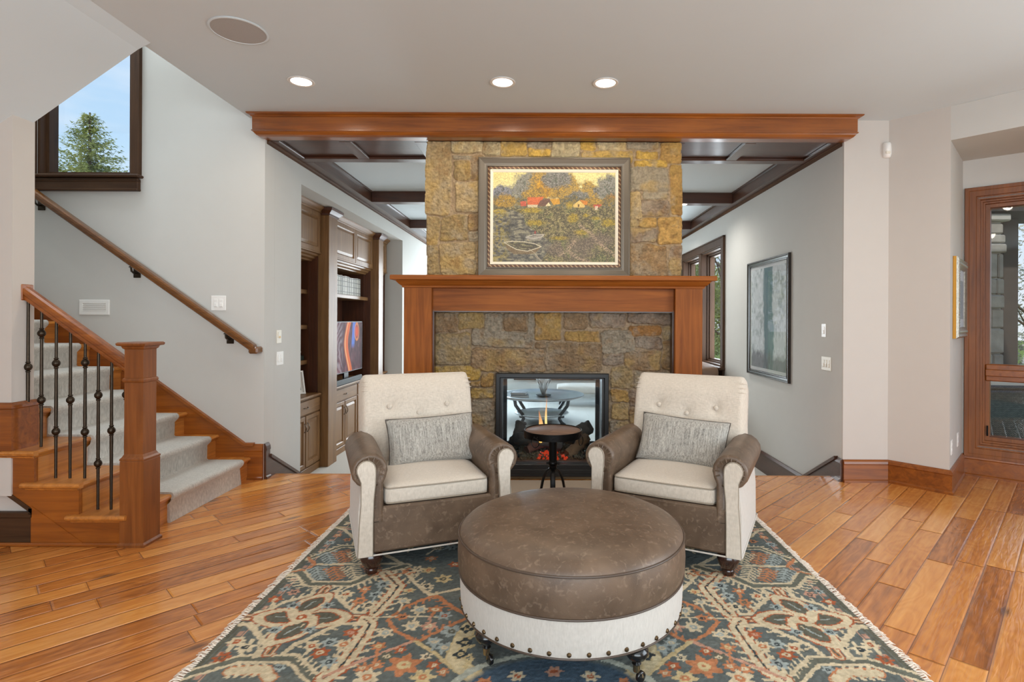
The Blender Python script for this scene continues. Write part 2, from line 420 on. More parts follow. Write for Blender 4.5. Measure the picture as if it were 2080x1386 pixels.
def floor_mat():
    """wide hickory planks laid diagonally, random lengths, hand scraped"""
    m, t, p = newmat('hickory_planks'); nd = t.nodes; lk = t.links
    def math_(op, a, b=None, c=None, clamp=False):
        n = nd.new('ShaderNodeMath'); n.operation = op; n.use_clamp = clamp
        for i, v in enumerate((a, b, c)):
            if v is None: continue
            if isinstance(v, (int, float)): n.inputs[i].default_value = v
            else: lk.new(v, n.inputs[i])
        return n.outputs[0]
    tc = nd.new('ShaderNodeTexCoord'); mp = nd.new('ShaderNodeMapping')
    mp.inputs['Rotation'].default_value = (0, 0, math.radians(-46.0))
    lk.new(tc.outputs['Object'], mp.inputs[0]); sp = nd.new('ShaderNodeSeparateXYZ'); lk.new(mp.outputs[0], sp.inputs[0])
    u, v = sp.outputs[0], sp.outputs[1]
    w = 0.127
    vr = math_('DIVIDE', v, w); row = math_('FLOOR', vr); fv = math_('FRACT', vr)
    wn = nd.new('ShaderNodeTexWhiteNoise'); wn.noise_dimensions = '1D'; lk.new(row, wn.inputs['W'])
    wn2 = nd.new('ShaderNodeTexWhiteNoise'); wn2.noise_dimensions = '1D'; lk.new(math_('ADD', row, 57.3), wn2.inputs['W'])
    Ln = math_('ADD', math_('MULTIPLY', wn2.outputs[0], 0.5), 0.85)
    ur = math_('DIVIDE', math_('ADD', u, math_('MULTIPLY', wn.outputs[0], 9.0)), Ln)
    cell = math_('FLOOR', ur); fu = math_('FRACT', ur)
    cb = nd.new('ShaderNodeCombineXYZ'); lk.new(cell, cb.inputs[0]); lk.new(row, cb.inputs[1])
    wc = nd.new('ShaderNodeTexWhiteNoise'); wc.noise_dimensions = '2D'; lk.new(cb.outputs[0], wc.inputs['Vector'])
    rnd = wc.outputs[0]
    # grain
    cg = nd.new('ShaderNodeCombineXYZ')
    lk.new(math_('MULTIPLY', u, 1.5), cg.inputs[0]); lk.new(math_('MULTIPLY', v, 26.0), cg.inputs[1]); lk.new(math_('MULTIPLY', rnd, 40.0), cg.inputs[2])
    n1 = nd.new('ShaderNodeTexNoise'); n1.inputs['Scale'].default_value = 1.0; n1.inputs['Detail'].default_value = 7; n1.inputs['Roughness'].default_value = 0.6; n1.inputs['Distortion'].default_value = 1.1
    lk.new(cg.outputs[0], n1.inputs['Vector'])
    cg2 = nd.new('ShaderNodeCombineXYZ')
    lk.new(math_('MULTIPLY', u, 1.1), cg2.inputs[0]); lk.new(math_('MULTIPLY', v, 3.2), cg2.inputs[1]); lk.new(math_('MULTIPLY', rnd, 23.0), cg2.inputs[2])
    n2 = nd.new('ShaderNodeTexNoise'); n2.inputs['Scale'].default_value = 1.3; n2.inputs['Detail'].default_value = 3
    lk.new(cg2.outputs[0], n2.inputs['Vector'])
    # cathedral figure: warped bands
    wv = math_('FRACT', math_('MULTIPLY', n2.outputs[0], 14.0))
    wv = math_('ABSOLUTE', math_('SUBTRACT', wv, 0.5))
    tone = math_('ADD', math_('ADD', math_('ADD', math_('MULTIPLY', rnd, 0.36), 0.14), math_('MULTIPLY', n1.outputs[0], 0.52)), math_('ADD', math_('MULTIPLY', wv, 0.18), math_('MULTIPLY', n2.outputs[0], 0.22)))
    r = nd.new('ShaderNodeValToRGB'); cr_ = r.color_ramp
    cr_.elements[0].position = 0.34; cr_.elements[0].color = rgb(120, 72, 36)
    cr_.elements[1].position = 1.02; cr_.elements[1].color = rgb(228, 162, 88)
    for pos, c in ((0.48, (148, 86, 38)), (0.64, (188, 115, 52)), (0.80, (210, 138, 66))):
        e_ = cr_.elements.new(pos); e_.color = rgb(*c)
    lk.new(tone, r.inputs[0])
    # knots
    vo = nd.new('ShaderNodeTexVoronoi'); vo.feature = 'F1'; vo.inputs['Scale'].default_value = 1.0
    ck = nd.new('ShaderNodeCombineXYZ'); lk.new(math_('MULTIPLY', u, 1.7), ck.inputs[0]); lk.new(math_('MULTIPLY', v, 4.2), ck.inputs[1])
    lk.new(ck.outputs[0], vo.inputs['Vector'])
    kn = nd.new('ShaderNodeMapRange'); kn.inputs['From Min'].default_value = 0.03; kn.inputs['From Max'].default_value = 0.13; kn.inputs['To Min'].default_value = 1; kn.inputs['To Max'].default_value = 0
    lk.new(math_('ADD', vo.outputs['Distance'], math_('MULTIPLY', math_('SUBTRACT', n1.outputs[0], 0.5), 0.16)), kn.inputs['Value'])
    mk = nd.new('ShaderNodeMixRGB'); lk.new(math_('MULTIPLY', kn.outputs[0], 0.75), mk.inputs[0]); lk.new(r.outputs[0], mk.inputs[1]); mk.inputs[2].default_value = rgb(58, 34, 20)
    # seams
    ev = math_('MINIMUM', fv, math_('SUBTRACT', 1.0, fv)); eu = math_('MULTIPLY', math_('MINIMUM', fu, math_('SUBTRACT', 1.0, fu)), 8.0)
    ed = math_('MINIMUM', ev, eu)
    sm = nd.new('ShaderNodeMapRange'); sm.inputs['From Min'].default_value = 0.0; sm.inputs['From Max'].default_value = 0.022; lk.new(ed, sm.inputs['Value'])
    ms = nd.new('ShaderNodeMixRGB'); lk.new(sm.outputs[0], ms.inputs[0]); ms.inputs[1].default_value = rgb(112, 60, 28); lk.new(mk.outputs[0], ms.inputs[2])
    lk.new(ms.outputs[0], p.inputs['Base Color'])
    # scraped ripples
    cs = nd.new('ShaderNodeCombineXYZ'); lk.new(math_('MULTIPLY', u, 5.0), cs.inputs[0]); lk.new(math_('MULTIPLY', v, 46.0), cs.inputs[1]); lk.new(math_('MULTIPLY', rnd, 11.0), cs.inputs[2])
    n3 = nd.new('ShaderNodeTexNoise'); n3.inputs['Scale'].default_value = 1.0; n3.inputs['Detail'].default_value = 2; n3.inputs['Distortion'].default_value = 0.6
    lk.new(cs.outputs[0], n3.inputs['Vector'])
    hgt = math_('ADD', math_('MULTIPLY', n3.outputs[0], math_('ADD', math_('MULTIPLY', wn2.outputs[0], 0.8), 0.25)), math_('MULTIPLY', math_('MINIMUM', math_('MULTIPLY', ed, 14.0), 1.0), 0.8))
    b = nd.new('ShaderNodeBump'); b.inputs['Strength'].default_value = 0.75; b.inputs['Distance'].default_value = 0.005
    lk.new(hgt, b.inputs['Height']); lk.new(b.outputs[0], p.inputs['Normal'])
    setp(p, 'Roughness', 0.26); setp(p, 'Coat Weight', 0.6); setp(p, 'Coat Roughness', 0.13); lk.new(b.outputs[0], p.inputs['Coat Normal'])
    return m

M_WALL = plain('warm_grey_paint', (200, 198, 193), 0.85, spec=0.2, noise=0.02)
M_WALLW = plain('warm_white_paint', (198, 191, 184), 0.85, spec=0.2, noise=0.02)
M_CEIL = plain('ceiling_paint', (214, 223, 227), 0.9, spec=0.1, noise=0.01)
M_FLOOR = floor_mat()
M_CHX = wood('cherry_x', (104, 50, 11), (160, 90, 27), 'x', rough=.34, coat=.3)
M_CHZ = wood('cherry_z', (96, 49, 16), (144, 84, 36), 'z', rough=.38, coat=.2)
M_CHY = wood('cherry_y', (110, 56, 18), (164, 94, 40), 'y', rough=.38, coat=.2)
M_MAX = wood('satin_cherry_x', (112, 57, 15), (162, 93, 33), 'x', rough=.5, coat=0, spec=.22)
M_MAZ = wood('satin_cherry_z', (110, 56, 15), (160, 92, 33), 'z', rough=.5, coat=0, spec=.22)
M_TRX = wood('stair_tread_wood', (130, 74, 28), (206, 134, 60), 'y', rough=.36, coat=.2)
M_DKX = wood('dark_cherry_x', (52, 27, 15), (84, 46, 26), 'x')
M_DKY = wood('dark_cherry_y', (52, 28, 16), (86, 50, 28), 'y')
M_DKZ = wood('dark_cherry_z', (52, 28, 16), (86, 48, 27), 'z')
M_CRN = wood('flat_crown_wood', (60, 38, 22), (92, 62, 38), 'y', rough=.7, coat=0, spec=.1)
M_UMB = wood('umber_trim', (52, 33, 20), (82, 56, 36), 'x', rough=0.5, coat=0, spec=.25)
M_UMZ = wood('umber_trim_z', (52, 33, 20), (82, 56, 36), 'z', rough=0.5, coat=0, spec=.25)
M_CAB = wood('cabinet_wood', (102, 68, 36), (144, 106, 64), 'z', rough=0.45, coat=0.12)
M_CABY = wood('cabinet_wood_y', (102, 68, 36), (144, 106, 64), 'y', rough=0.45, coat=0.12)
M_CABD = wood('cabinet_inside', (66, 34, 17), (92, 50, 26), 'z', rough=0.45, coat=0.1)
M_LINEN = linen('cream_linen', (180, 168, 153), (226, 214, 199), lo=.18, hi=.82)
M_LINENW = linen('pale_linen', (178, 170, 160), (222, 214, 204), 0.2, lo=.05, hi=.95)
M_PILL = linen('grey_woven_stripe', (108, 104, 98), (196, 190, 180), 0.5, 330.0, stripe=True, lo=.32, hi=.66)
M_LEATH = leather('worn_brown_leather', (88, 70, 55), (114, 93, 75), (148, 126, 106))
M_PIPE = plain('cord_piping_tan', (150, 138, 122), 0.8)
M_PIPEL = plain('leather_cord', (78, 62, 50), 0.45)
M_BUN = wood('dark_turned_wood', (36, 18, 13), (62, 32, 22), 'z', rough=0.2, coat=0.6)
M_BLK = plain('black_turned_wood', (22, 19, 18), 0.2, coat=0.5)
M_IRON = plain('blackened_iron', (30, 28, 27), 0.32, metal=0.8, noise=0.15, nscale=30, bump=0.15, bscale=80)
M_BRONZE = plain('oil_rubbed_bronze', (62, 52, 42), 0.38, metal=0.85, noise=0.25, nscale=40, bump=0.2, bscale=120)
M_NAIL = plain('antique_brass', (110, 90, 66), 0.3, metal=0.9)
M_BRASS = plain('caster_brass', (150, 128, 96), 0.25, metal=0.9)
M_STEEL = plain('brushed_steel', (170, 166, 160), 0.3, metal=1.0)
M_WHITE = plain('white_plastic', (236, 234, 230), 0.35)
M_CREAM = plain('cream_plastic', (228, 222, 208), 0.4)
M_BLACK = plain('black_paint', (24, 24, 25), 0.45)
M_CARPET = plain('pale_carpet', (206, 204, 198), 0.95, spec=0.05, noise=0.12, nscale=160, bump=0.5, bscale=240)
M_RUNNER = linen('stair_runner_weave', (140, 136, 128), (222, 217, 208), 0.8, 300.0, lo=.2, hi=.8)
M_HEARTH = plain('hearth_limestone', (184, 166, 146), 0.6, noise=0.08, nscale=6)
M_GLASS = glass('window_glass', 0.06)
M_GLASSP = glass('picture_glass', 0.06)
M_GLASSF = glass('firebox_glass', 0.10, (0.93, 0.965, 0.985))
M_BACK = plain('chimney_core', (150, 128, 96), 0.9, noise=0.2, nscale=6)

RA = math.radians(0.25)
def onp(px, py, Y):
    """point of the frontal plane at distance Y seen at a pixel of the photograph"""
    dx, dy = px - 1107, py - 650
    return (dx + dy*RA)*Y/F, H - (dy - dx*RA)*Y/F
def onf(px, py, z=0.0):
    """point of a horizontal plane at height z seen at a pixel"""
    dx, dy = px - 1107, py - 650
    x, y = dx + dy*RA, dy - dx*RA
    Y = (H - z)*F/y
    return x*Y/F, Y

# ============================================================ ROOM SHELL
def wall(name, p0, p1, z0, z1, holes=(), thick=0.16, side=1, mat=None):
    """wall whose inner face runs p0->p1; thickness goes to the left (side=1) or right (-1) of travel"""
    a = Vector((*p0, 0)); b = Vector((*p1, 0)); d = (b-a); Ln = d.length; d.normalize()
    n = Vector((-d.y, d.x, 0)) * side
    M = Matrix(((d.x, n.x, 0, a.x), (d.y, n.y, 0, a.y), (0, 0, 1, 0), (0, 0, 0, 1)))
    mb = MB(); xs = sorted({0, Ln, *[h[0] for h in holes], *[h[1] for h in holes]})
    for s0, s1 in zip(xs[:-1], xs[1:]):
        hs = sorted([(h[2], h[3]) for h in holes if h[0] <= s0 + 1e-6 and h[1] >= s1 - 1e-6])
        z = z0
        for h0, h1 in hs:
            if h0 > z: mb.box(s0, s1, 0, thick, z, h0, M)
            z = h1
        if z < z1: mb.box(s0, s1, 0, thick, z, z1, M)
    return struct(name, mb, mat or M_WALL)

# main floor (hickory) ends in a step down to the living room
mb = MB(); mb.box(-6.0, -2.383, -3.3, 4.70, -0.2, 0); mb.box(-2.383, 2.525, -3.3, 4.87, -0.2, 0); mb.box(2.525, 5.0, -3.3, 5.05, -0.2, 0)
fl = struct('floor', mb, M_FLOOR)
mb = MB(); mb.box(-3.4, 2.9, 5.12, 12.7, -0.6, -0.38); struct('floor', mb, M_CARPET)
mb = MB(); mb.box(-2.375, 2.525, 4.87, 5.16, -0.5, -0.19); struct('trim_1', mb, M_CARPET)
mb = MB(); mb.bbox(-2.37, -1.165, 4.845, 4.885, -0.03, 0.001, 0.008); mb.bbox(1.305, 2.52, 4.845, 4.885, -0.03, 0.001, 0.008); struct('trim_2', mb, M_TRX, smooth=False)

# ceilings
mb = MB(); mb.box(-2.44, 5.0, -3.3, 3.43, CEIL, CEIL+.2); mb.box(-2.505, 5.0, 3.43, 5.2, CEIL, CEIL+.2); mb.box(-6, -2.44, -3.3, 2.2, CEIL, CEIL+.2)
struct('ceiling', mb, M_CEIL)
mb = MB(); mb.box(-2.5, 2.7, 5.2, 12.6, 3.02, 3.2); struct('ceiling', mb, M_CEIL)
mb = MB(); mb.box(-5.5, -2.35, 3.3, 4.9, 5.5, 5.6); struct('ceiling', mb, M_CEIL)
# sloping underside of the upper flight, with a small fascia where it meets the ceiling
mb = MB(); mb.prism([(-2.44, 3.062), (-2.52, 3.02), (-5.45, 0.949), (-5.45, 3.5), (-2.44, 3.5)], 'y', 2.2, 3.43)
struct('ceiling', mb, M_CEIL)

# walls
wall('wall_stair', (-5.4, 4.70), (-2.375, 4.70), -0.2, 5.5, [(1.10, 1.90, 2.565, 3.80)], 0.17, 1)
mb = MB(); mb.prism([(-3.164, 3.295), (-3.164, 3.44), (-5.4, 3.44), (-5.4, 3.295)], 'z', 0.3, 2.59)
mb.v = [(x, y, (z if z < 1 else z + 0.707*(x + 3.164))) for x, y, z in mb.v]
struct('wall_under_flight', mb, M_WALLW)
mb = MB(); mb.box(-5.5, -5.4, 2.2, 4.87, -.2, 5.5); struct('wall_stairwell_left', mb, M_WALL)
mb = MB(); mb.box(-2.505, -2.36, 3.40, 4.72, CEIL+0.001, 5.5); mb.box(-5.4, -2.505, 3.30, 3.43, 3.42, 5.5); struct('wall_stairwell_upper', mb, M_WALL)
wall('wall_left', (-6.0, 2.25), (-6.0, -3.3), -0.2, CEIL, (), 0.15, -1)
wall('wall_rear', (-6.0, -3.3), (5.0, -3.3), -0.2, CEIL, [(3.6, 8.9, 0.4, 2.75)], 0.15, -1)
wall('wall_right', (4.6, 2.85), (4.6, -3.3), -0.2, CEIL, [(0.3, 3.6, 0.35, 2.6)], 0.15, 1)
P0 = Vector((2.905, 4.70)); P1 = Vector((3.193, 4.377)); P2 = Vector((3.72, 4.95)); D1 = Vector((.666, -.746)); D2 = Vector((.756, -.655))
P4 = P1 + D1*1.6; P3 = P2 + D2*1.75
mb = MB(); mb.prism([(2.525, 4.70), tuple(P0), tuple(P1), tuple(P2), (3.72, 5.12), (2.60, 5.12), (2.60, 4.73), (2.525, 4.72)], 'z', -0.1, CEIL)
struct('wall_right_front', mb, M_WALLW)
mb = MB(); mb.prism([tuple(P1), tuple(P4), tuple(P3), tuple(P2)], 'z', 2.79, CEIL - 0.001); struct('wall_niche_header', mb, M_WALL)
wall('wall_niche_back', tuple(P2), tuple(P3), -0.1, CEIL, [(0.11, 1.5, 0.27, 2.44)], 0.18, 1)
mb = MB(); mb.prism([tuple(P4), (4.62, 2.83), (4.9, 3.0), tuple(P3 + Vector((.2, .1))), tuple(P3)], 'z', -0.1, CEIL); struct('wall_niche_side', mb, M_WALL)
# living room
mb = MB()
XL, XR = -2.375, 2.525
mb.box(XL-.15, XL, 4.871, 5.40, -.6, 3.02); mb.box(XL-.15, XL, 5.40, 9.24, 2.67, 3.02); mb.box(XL-.15, XL, 9.24, 12.6, -.6, 3.02)
mb.box(XL-.85, XL-.15, 9.24, 9.4, -.6, 3.02); mb.box(XL-.85, XL-.15, 5.24, 5.40, -.6, 3.02); mb.box(XL-.85, XL-.75, 5.4, 9.24, -.6, 3.02); mb.box(XL-.75, XL-.15, 5.4, 9.24, 2.67, 3.02)
struct('wall_living_left', mb, M_WALL)
wall('wall_living_right', (XR, 5.12), (XR, 12.6), -.6, 3.02, [(2.80, 6.2, 0.70, 2.43)], 0.2, -1)
mb = MB(); mb.box(XR, 2.60, 4.7201, 5.12, -.6, CEIL); struct('wall_living_right_return', mb, M_WALL)
mb = MB(); mb.box(-3.3, -.6, 12.6, 12.7, -.6, 3.2); mb.box(2.2, XR+.2, 12.6, 12.7, -.6, 3.2); mb.box(-.6, 2.2, 12.6, 12.7, -.6, .1); mb.box(-.6, 2.2, 12.6, 12.7, 2.5, 3.2); struct('wall_living_back', mb, M_WALL)
mb = MB()
for a_, b_ in ((-.70, -.6), (-.02, .30), (1.2, 1.3), (2.2, 2.3)): mb.bbox(a_, b_, 12.55, 12.66, 0, 2.6, .01)
mb.bbox(-.7, 2.3, 12.55, 12.66, 2.5, 2.62, .01); mb.bbox(-.7, 2.3, 12.52, 12.66, 0, .1, .01)
wo = struct('window_4', mb, M_UMZ); mb = MB(); mb.box(-.6, 2.2, 12.645, 12.65, .1, 2.5); mb.build('glass', M_GLASS, wo)

# baseboards
BB = [(0.004, 0), (0.030, 0), (0.030, 0.018), (0.020, 0.026), (0.020, 0.148), (0.026, 0.156), (0.022, 0.176), (0.010, 0.19), (0.0, 0.19), (0, 0)]
BBt = [(o, z*1.58) for o, z in BB]
BBt[2] = (0.030, 0.018); BBt[3] = (0.020, 0.026)
mb = MB(); molding(mb, [(XR-0.0, 4.70, 0), (*P0, 0), (*P1, 0), (*P2, 0), (*P3, 0)], BB, -1); struct('baseboard_right', mb, M_CHX)
mb = MB(); molding(mb, [(XR, 4.78, 0.0), (XR, 4.70, 0.0)], BB, -1)
mb.prism([(4.78, 0.0), (4.78, 0.19), (5.40, -0.16), (5.40, -0.42), (4.9, -.42)], 'x', XR-0.02, XR)
mb.prism([(4.78, 0.172), (4.78, 0.20), (5.40, -0.15), (5.40, -0.178)], 'x', XR-0.034, XR)
struct('baseboard_step_right', mb, M_DKY)
mb = MB(); molding(mb, [(XR, 5.40, -.38), (XR, 12.6, -.38)], [(0, 0), (.02, 0), (.02, .20), (.03, .21), (.012, .235), (0, .235)], 1); struct('baseboard_living_right', mb, M_DKY)
mb = MB(); molding(mb, [(XL, 4.70, 0), (XL, 4.77, 0)], BBt, -1)
mb.prism([(4.77, 0.0), (4.77, 0.19), (5.40, -0.16), (5.40, -0.42), (4.9, -.42)], 'x', XL, XL+0.02)
mb.prism([(4.77, 0.172), (4.77, 0.20), (5.40, -0.15), (5.40, -0.178)], 'x', XL, XL+0.034)
mb.box(XL, XL+.02, 5.40, 5.402, -.38, -.15)
struct('baseboard_step_left', mb, M_DKY)
mb = MB(); molding(mb, [(XL, 9.26, -.38), (XL, 12.6, -.38)], [(0, 0), (.02, 0), (.02, .20), (.03, .21), (.012, .235), (0, .235)], -1); struct('baseboard_living_left', mb, M_DKY)
mb = MB(); molding(mb, [(-2.53, 4.70, 0), (XL-0.002, 4.70, 0)], BBt, -1); struct('baseboard_left', mb, M_CHX)

# ============================================================ HEADER BEAM AND COFFERED CEILING
def rect_loft(mb, x0, x1, y0, y1, prof):
    """prof: [(outset, z)]; only the front and the ends step out"""
    mb.loft([[(x0-o, y0-o, z), (x1+o, y0-o, z), (x1+o, y1, z), (x0-o, y1, z)] for o, z in prof])
M_BEAM = wood('lacquered_cherry', (104, 50, 11), (160, 90, 27), 'x', rough=.3, coat=1.0)
t = thing('header_beam', 'long glossy cherry-stained ceiling beam with moulded edges above the stone fireplace', 'beam', (0.07, 4.66, 2.88))
mb = MB(); rect_loft(mb, XL, XR, 4.64, 4.72, [(0.052, 2.93), (0.052, 3.035), (0.052, 3.036)]); mb.build('fascia_board', M_BEAM, t)
mb = MB(); rect_loft(mb, XL, XR, 4.64, 4.72, [(0.052, 3.03), (0.060, 3.032), (0.066, 3.040), (0.082, 3.047), (0.088, 3.052), (0.088, 3.0595)]); mb.build('crown_moulding', M_BEAM, t)
mb = MB(); rect_loft(mb, XL, XR, 4.64, 4.72, [(0.0, 2.878), (0.012, 2.879), (0.030, 2.888), (0.044, 2.904), (0.049, 2.912), (0.058, 2.914), (0.058, 2.922), (0.051, 2.925), (0.051, 2.934)]); mb.build('lower_moulding', M_BEAM, t)
# panelled soffit under the header
t = thing('panelled_soffit', 'dark-stained wood soffit of flat panels between the header beam and the living room ceiling', 'soffit', (0.07, 5.05, 2.9))
mb = MB(); mb.box(XL, XR, 4.72, 5.39, 2.905, 3.02); mb.build('panel_field', M_DKX, t)
def strip(x0, x1, y0, y1, m): b = MB(); b.bbox(x0, x1, y0, y1, 2.88, 2.907, 0.006); b.build('rail', m, t)
strip(XL, XR, 4.70, 4.76, M_DKX); strip(XL, XR, 5.27, 5.39, M_DKX)
for x0, x1 in ((XL, XL+.09), (-1.78, -1.67), (-1.13, -1.02), (1.16, 1.20), (1.71, 1.81), (XR-.08, XR)): strip(x0, x1, 4.76, 5.27, M_DKY)
# coffers
for y in (7.20, 9.25, 11.3):
    mb = MB(); mb.bbox(XL+.12, XR-.10, y, y+.15, 2.88, 3.02, .003)
    o = mb.build('coffer_beam', M_DKX); tag(o, 'dark wood cross beam of the coffered living room ceiling, ' + {7.2: 'nearest behind the chimney', 9.25: 'second one back', 11.3: 'farthest back'}[y], 'beam', 'coffered ceiling cross beams')
for s, x0, x1, nm in ((1, XL, XL+.12, 'left'), (-1, XR-.10, XR, 'right')):
    mb = MB(); mb.box(x0, x1, 5.39, 12.6, 2.88, 3.02)
    xi = XL + .12 if s > 0 else XR - .10
    mb.box(min(xi, xi + s*.014), max(xi, xi + s*.014), 5.39, 12.6, 3.0, 3.02)
    o = mb.build('perimeter_beam', M_DKY); tag(o, 'dark wood perimeter beam running back along the %s living room wall' % nm, 'beam')
    mb = MB(); xw = XL if s > 0 else XR
    molding(mb, [(xw, 4.73, 2.88), (xw, 12.6, 2.88)], [(0, 0), (.022, 0), (.020, -.006), (.010, -.016), (.006, -.03), (0, -.03)], -s)
    o = mb.build('crown_moulding', M_CRN); tag(o, 'thin dark crown moulding at the top of the %s living room wall' % nm, 'moulding')

# ============================================================ STAIRWELL WINDOW
def winframe(mb, w, h, fw, d0, d1, M):
    frame(mb, w, h, [(0, d0), (0, d1), (fw, d1), (fw, d0)], M)
x0, x1, zb, zt = -4.30, -3.50, 2.565, 3.80
w = MB(); M = Matrix(((1, 0, 0, (x0+x1)/2), (0, 0, -1, 4.70), (0, 1, 0, (zb+zt)/2), (0, 0, 0, 1)))
frame(w, x1-x0, zt-zb, [(0.0, -.15), (0.0, 0.0), (0.022, 0.0), (0.022, -.06), (0.045, -.06), (.045, -.15)], M)
wo = struct('window_1', w, M_UMZ)
w = MB()
for a, b in ((x0-.07, x0), (x1, x1+.075)): w.bbox(a, b, 4.672, 4.70, zb-.02, zt+.07, .006)
w.box(x1+.060, x1+.082, 4.664, 4.70, zb, zt+.07)
w.bbox(x0-.07, x1+.082, 4.672, 4.70, zt, zt+.08, .006)
w.build('casing', M_UMZ, wo)
w = MB(); w.bbox(x0-.09, x1+.098, 4.63, 4.72, zb-.025, zb+.0, .008); w.bbox(x0-.07, x1+.075, 4.66, 4.70, zb-.125, zb-.03, .004); w.bbox(x0-.07, x1+.078, 4.65, 4.70, zb-.135, zb-.115, .005); w.bbox(x0-.07, x1+.078, 4.652, 4.70, zb-.06, zb-.045, .005)
w.build('sill', M_UMB, wo)
w = MB(); w.box(x0+.04, x1-.04, 4.815, 4.82, zb+.04, zt-.04); w.build('glass', M_GLASS, wo)

# ============================================================ LIVING ROOM WINDOW (right wall)
ya, yb, zb, zt = 7.92, 11.32, 0.70, 2.43
wo_mb = MB()
for y in (8.93, 10.08): wo_mb.bbox(XR-.02, XR+.2, y, y+.14, zb, zt, .006)
wo_mb.box(XR, XR+.2, ya, ya+.02, zb, zt); wo_mb.box(XR, XR+.2, yb-.02, yb, zb, zt); wo_mb.box(XR, XR+.2, ya, yb, zt-.02, zt); wo_mb.box(XR, XR+.2, ya, yb, zb, zb+.02)
wo = struct('window_2', wo_mb, M_UMZ)
w = MB()
w.bbox(XR-.028, XR, ya-.13, ya, zb-.02, zt+.12, .008); w.bbox(XR-.028, XR, yb, yb+.13, zb-.02, zt+.12, .008); w.bbox(XR-.030, XR, ya-.13, yb+.13, zt, zt+.12, .008)
w.bbox(XR-.040, XR, ya-.14, yb+.14, zt+.105, zt+.13, .005); w.bbox(XR-.036, XR, ya-.14, ya-.115, zb-.02, zt+.13, .005)
w.build('casing', M_UMZ, wo)
w = MB(); w.bbox(XR-.10, XR+.02, ya-.15, yb+.15, zb-.04, zb, .01); w.bbox(XR-.03, XR, ya-.12, yb+.12, zb-.13, zb-.04, .005); w.build('sill', M_UMB, wo)
for a, b in ((ya+.02, 8.93), (9.07, 10.08), (10.22, yb-.02)):
    w = MB(); M = Matrix(((0, 0, -1, XR+.19), (1, 0, 0, (a+b)/2), (0, 1, 0, (zb+zt)/2), (0, 0, 0, 1)))
    frame(w, b-a, zt-zb-.04, [(0, .0), (0, .11), (.02, .11), (.02, .075), (.045, .075), (.045, .0)], M)
    f = w.build('sash', M_UMZ, wo)
    w = MB(); w.box(XR+.15, XR+.154, a+.035, b-.035, zb+.055, zt-.055); w.build('glass', M_GLASS, f)

# ============================================================ NICHE WINDOW (right edge)
Mn = Matrix(((D2.x, 0, -D2.y*-1, 0), (D2.y, 0, 0, 0), (0, 1, 0, 0), (0, 0, 0, 1)))
nn = Vector((-0.655, -0.756, 0))            # into the room
def NM(s, z): # maps (u along wall, v up, w into the room)
    o = Vector((P2.x + D2.x*s, P2.y + D2.y*s, z))
    return Matrix(((D2.x, 0, nn.x, o.x), (D2.y, 0, nn.y, o.y), (0, 1, 0, o.z), (0, 0, 0, 1)))
s0, s1, zb, zt = 0.11, 1.50, 0.27, 2.44
w = MB(); frame(w, s1-s0+.19, zt-zb+.20, [(0, 0), (0, .022), (.004, .028), (.030, .028), (.034, .024), (.080, .024), (.084, .014), (.095, .014), (.095, 0)], NM((s0+s1)/2, (zb+zt)/2))
wo = struct('window_3', w, M_CHZ)
w = MB(); frame(w, s1-s0, zt-zb, [(0, -.16), (0, .010), (.012, .010), (.016, -.012), (.030, -.012), (.034, -.030), (.046, -.030), (.050, -.055), (.078, -.055), (.084, -.075), (.084, -.16)], NM((s0+s1)/2, (zb+zt)/2))
w.build('frame', M_CHZ, wo)
w = MB(); M = NM((s0+s1)/2, .915)
w.bbox(-(s1-s0)/2+.05, (s1-s0)/2-.05, -.075, .075, -.14, -.045, .008, M); w.bbox(-(s1-s0)/2+.05, (s1-s0)/2-.05, -.03, .03, -.05, -.02, .006, M)
w.build('transom', M_CHX, wo)
w = MB(); w.box(-(s1-s0)/2+.08, (s1-s0)/2-.08, .0, 1.42, -.10, -.094, NM((s0+s1)/2, .96)); w.build('glass', M_GLASS, wo)
w = MB(); w.box(-(s1-s0)/2+.08, (s1-s0)/2-.08, .0, .56, -.10, -.094, NM((s0+s1)/2, .32)); w.build('glass', M_GLASS, wo)
w = MB(); w.bbox(.060, .072, .36, .45, -.055, -.030, .003, NM(s0, 0)); w.build('hinge', M_IRON, wo)

# ============================================================ STAIRCASE
RIS, GO, X1 = 0.19, 0.2675, -2.505
rx = lambda n: X1 - GO*(n-1)
st = thing('staircase', 'cherry wood open-side staircase rising to the left against the stair wall', 'staircase', (-3.2, 4.0, 0))
NST = 10
for n in range(1, NST+1):
    z = RIS*n; ynear = 3.27 if n <= 3 else (3.445)
    mb = MB(); xa, xb = rx(n+1) - .01, rx(n) + .03
    # tread with a rounded nosing
    prof = [(xa, z-.03), (xb-.012, z-.03), (xb-.004, z-.026), (xb, z-.015), (xb-.004, z-.004), (xb-.012, z), (xa, z)]
    y0 = 3.305 if n <= 3 else ynear
    mb.prism(prof, 'y', y0, 4.69)
    if n <= 3:
        sp = [(3.305, z-.03), (3.282, z-.03), (3.274, z-.026), (3.27, z-.015), (3.274, z-.004), (3.282, z), (3.305, z)]
        mb.prism(sp, 'x', rx(n+1)-.055, xb)
        mb.prism([(3.305, z-.03), (3.290, z-.034), (3.296, z-.045), (3.305, z-.05)], 'x', rx(n+1)-.04, rx(n)+.004)
    mb.build('tread', M_TRX, st, smooth=False)
    mb = MB(); mb.box(rx(n)-.02, rx(n), 3.312 if n <= 3 else ynear, 4.69, z-RIS, z-.028)
    mb.prism([(rx(n)-.002, z-.03), (rx(n)+.012, z-.03), (rx(n)+.006, z-.045), (rx(n)-.002, z-.05)], 'y', 3.312 if n <= 3 else ynear, 4.69)
    mb.build('riser', M_TRX if n > 1 else M_TRX, st)
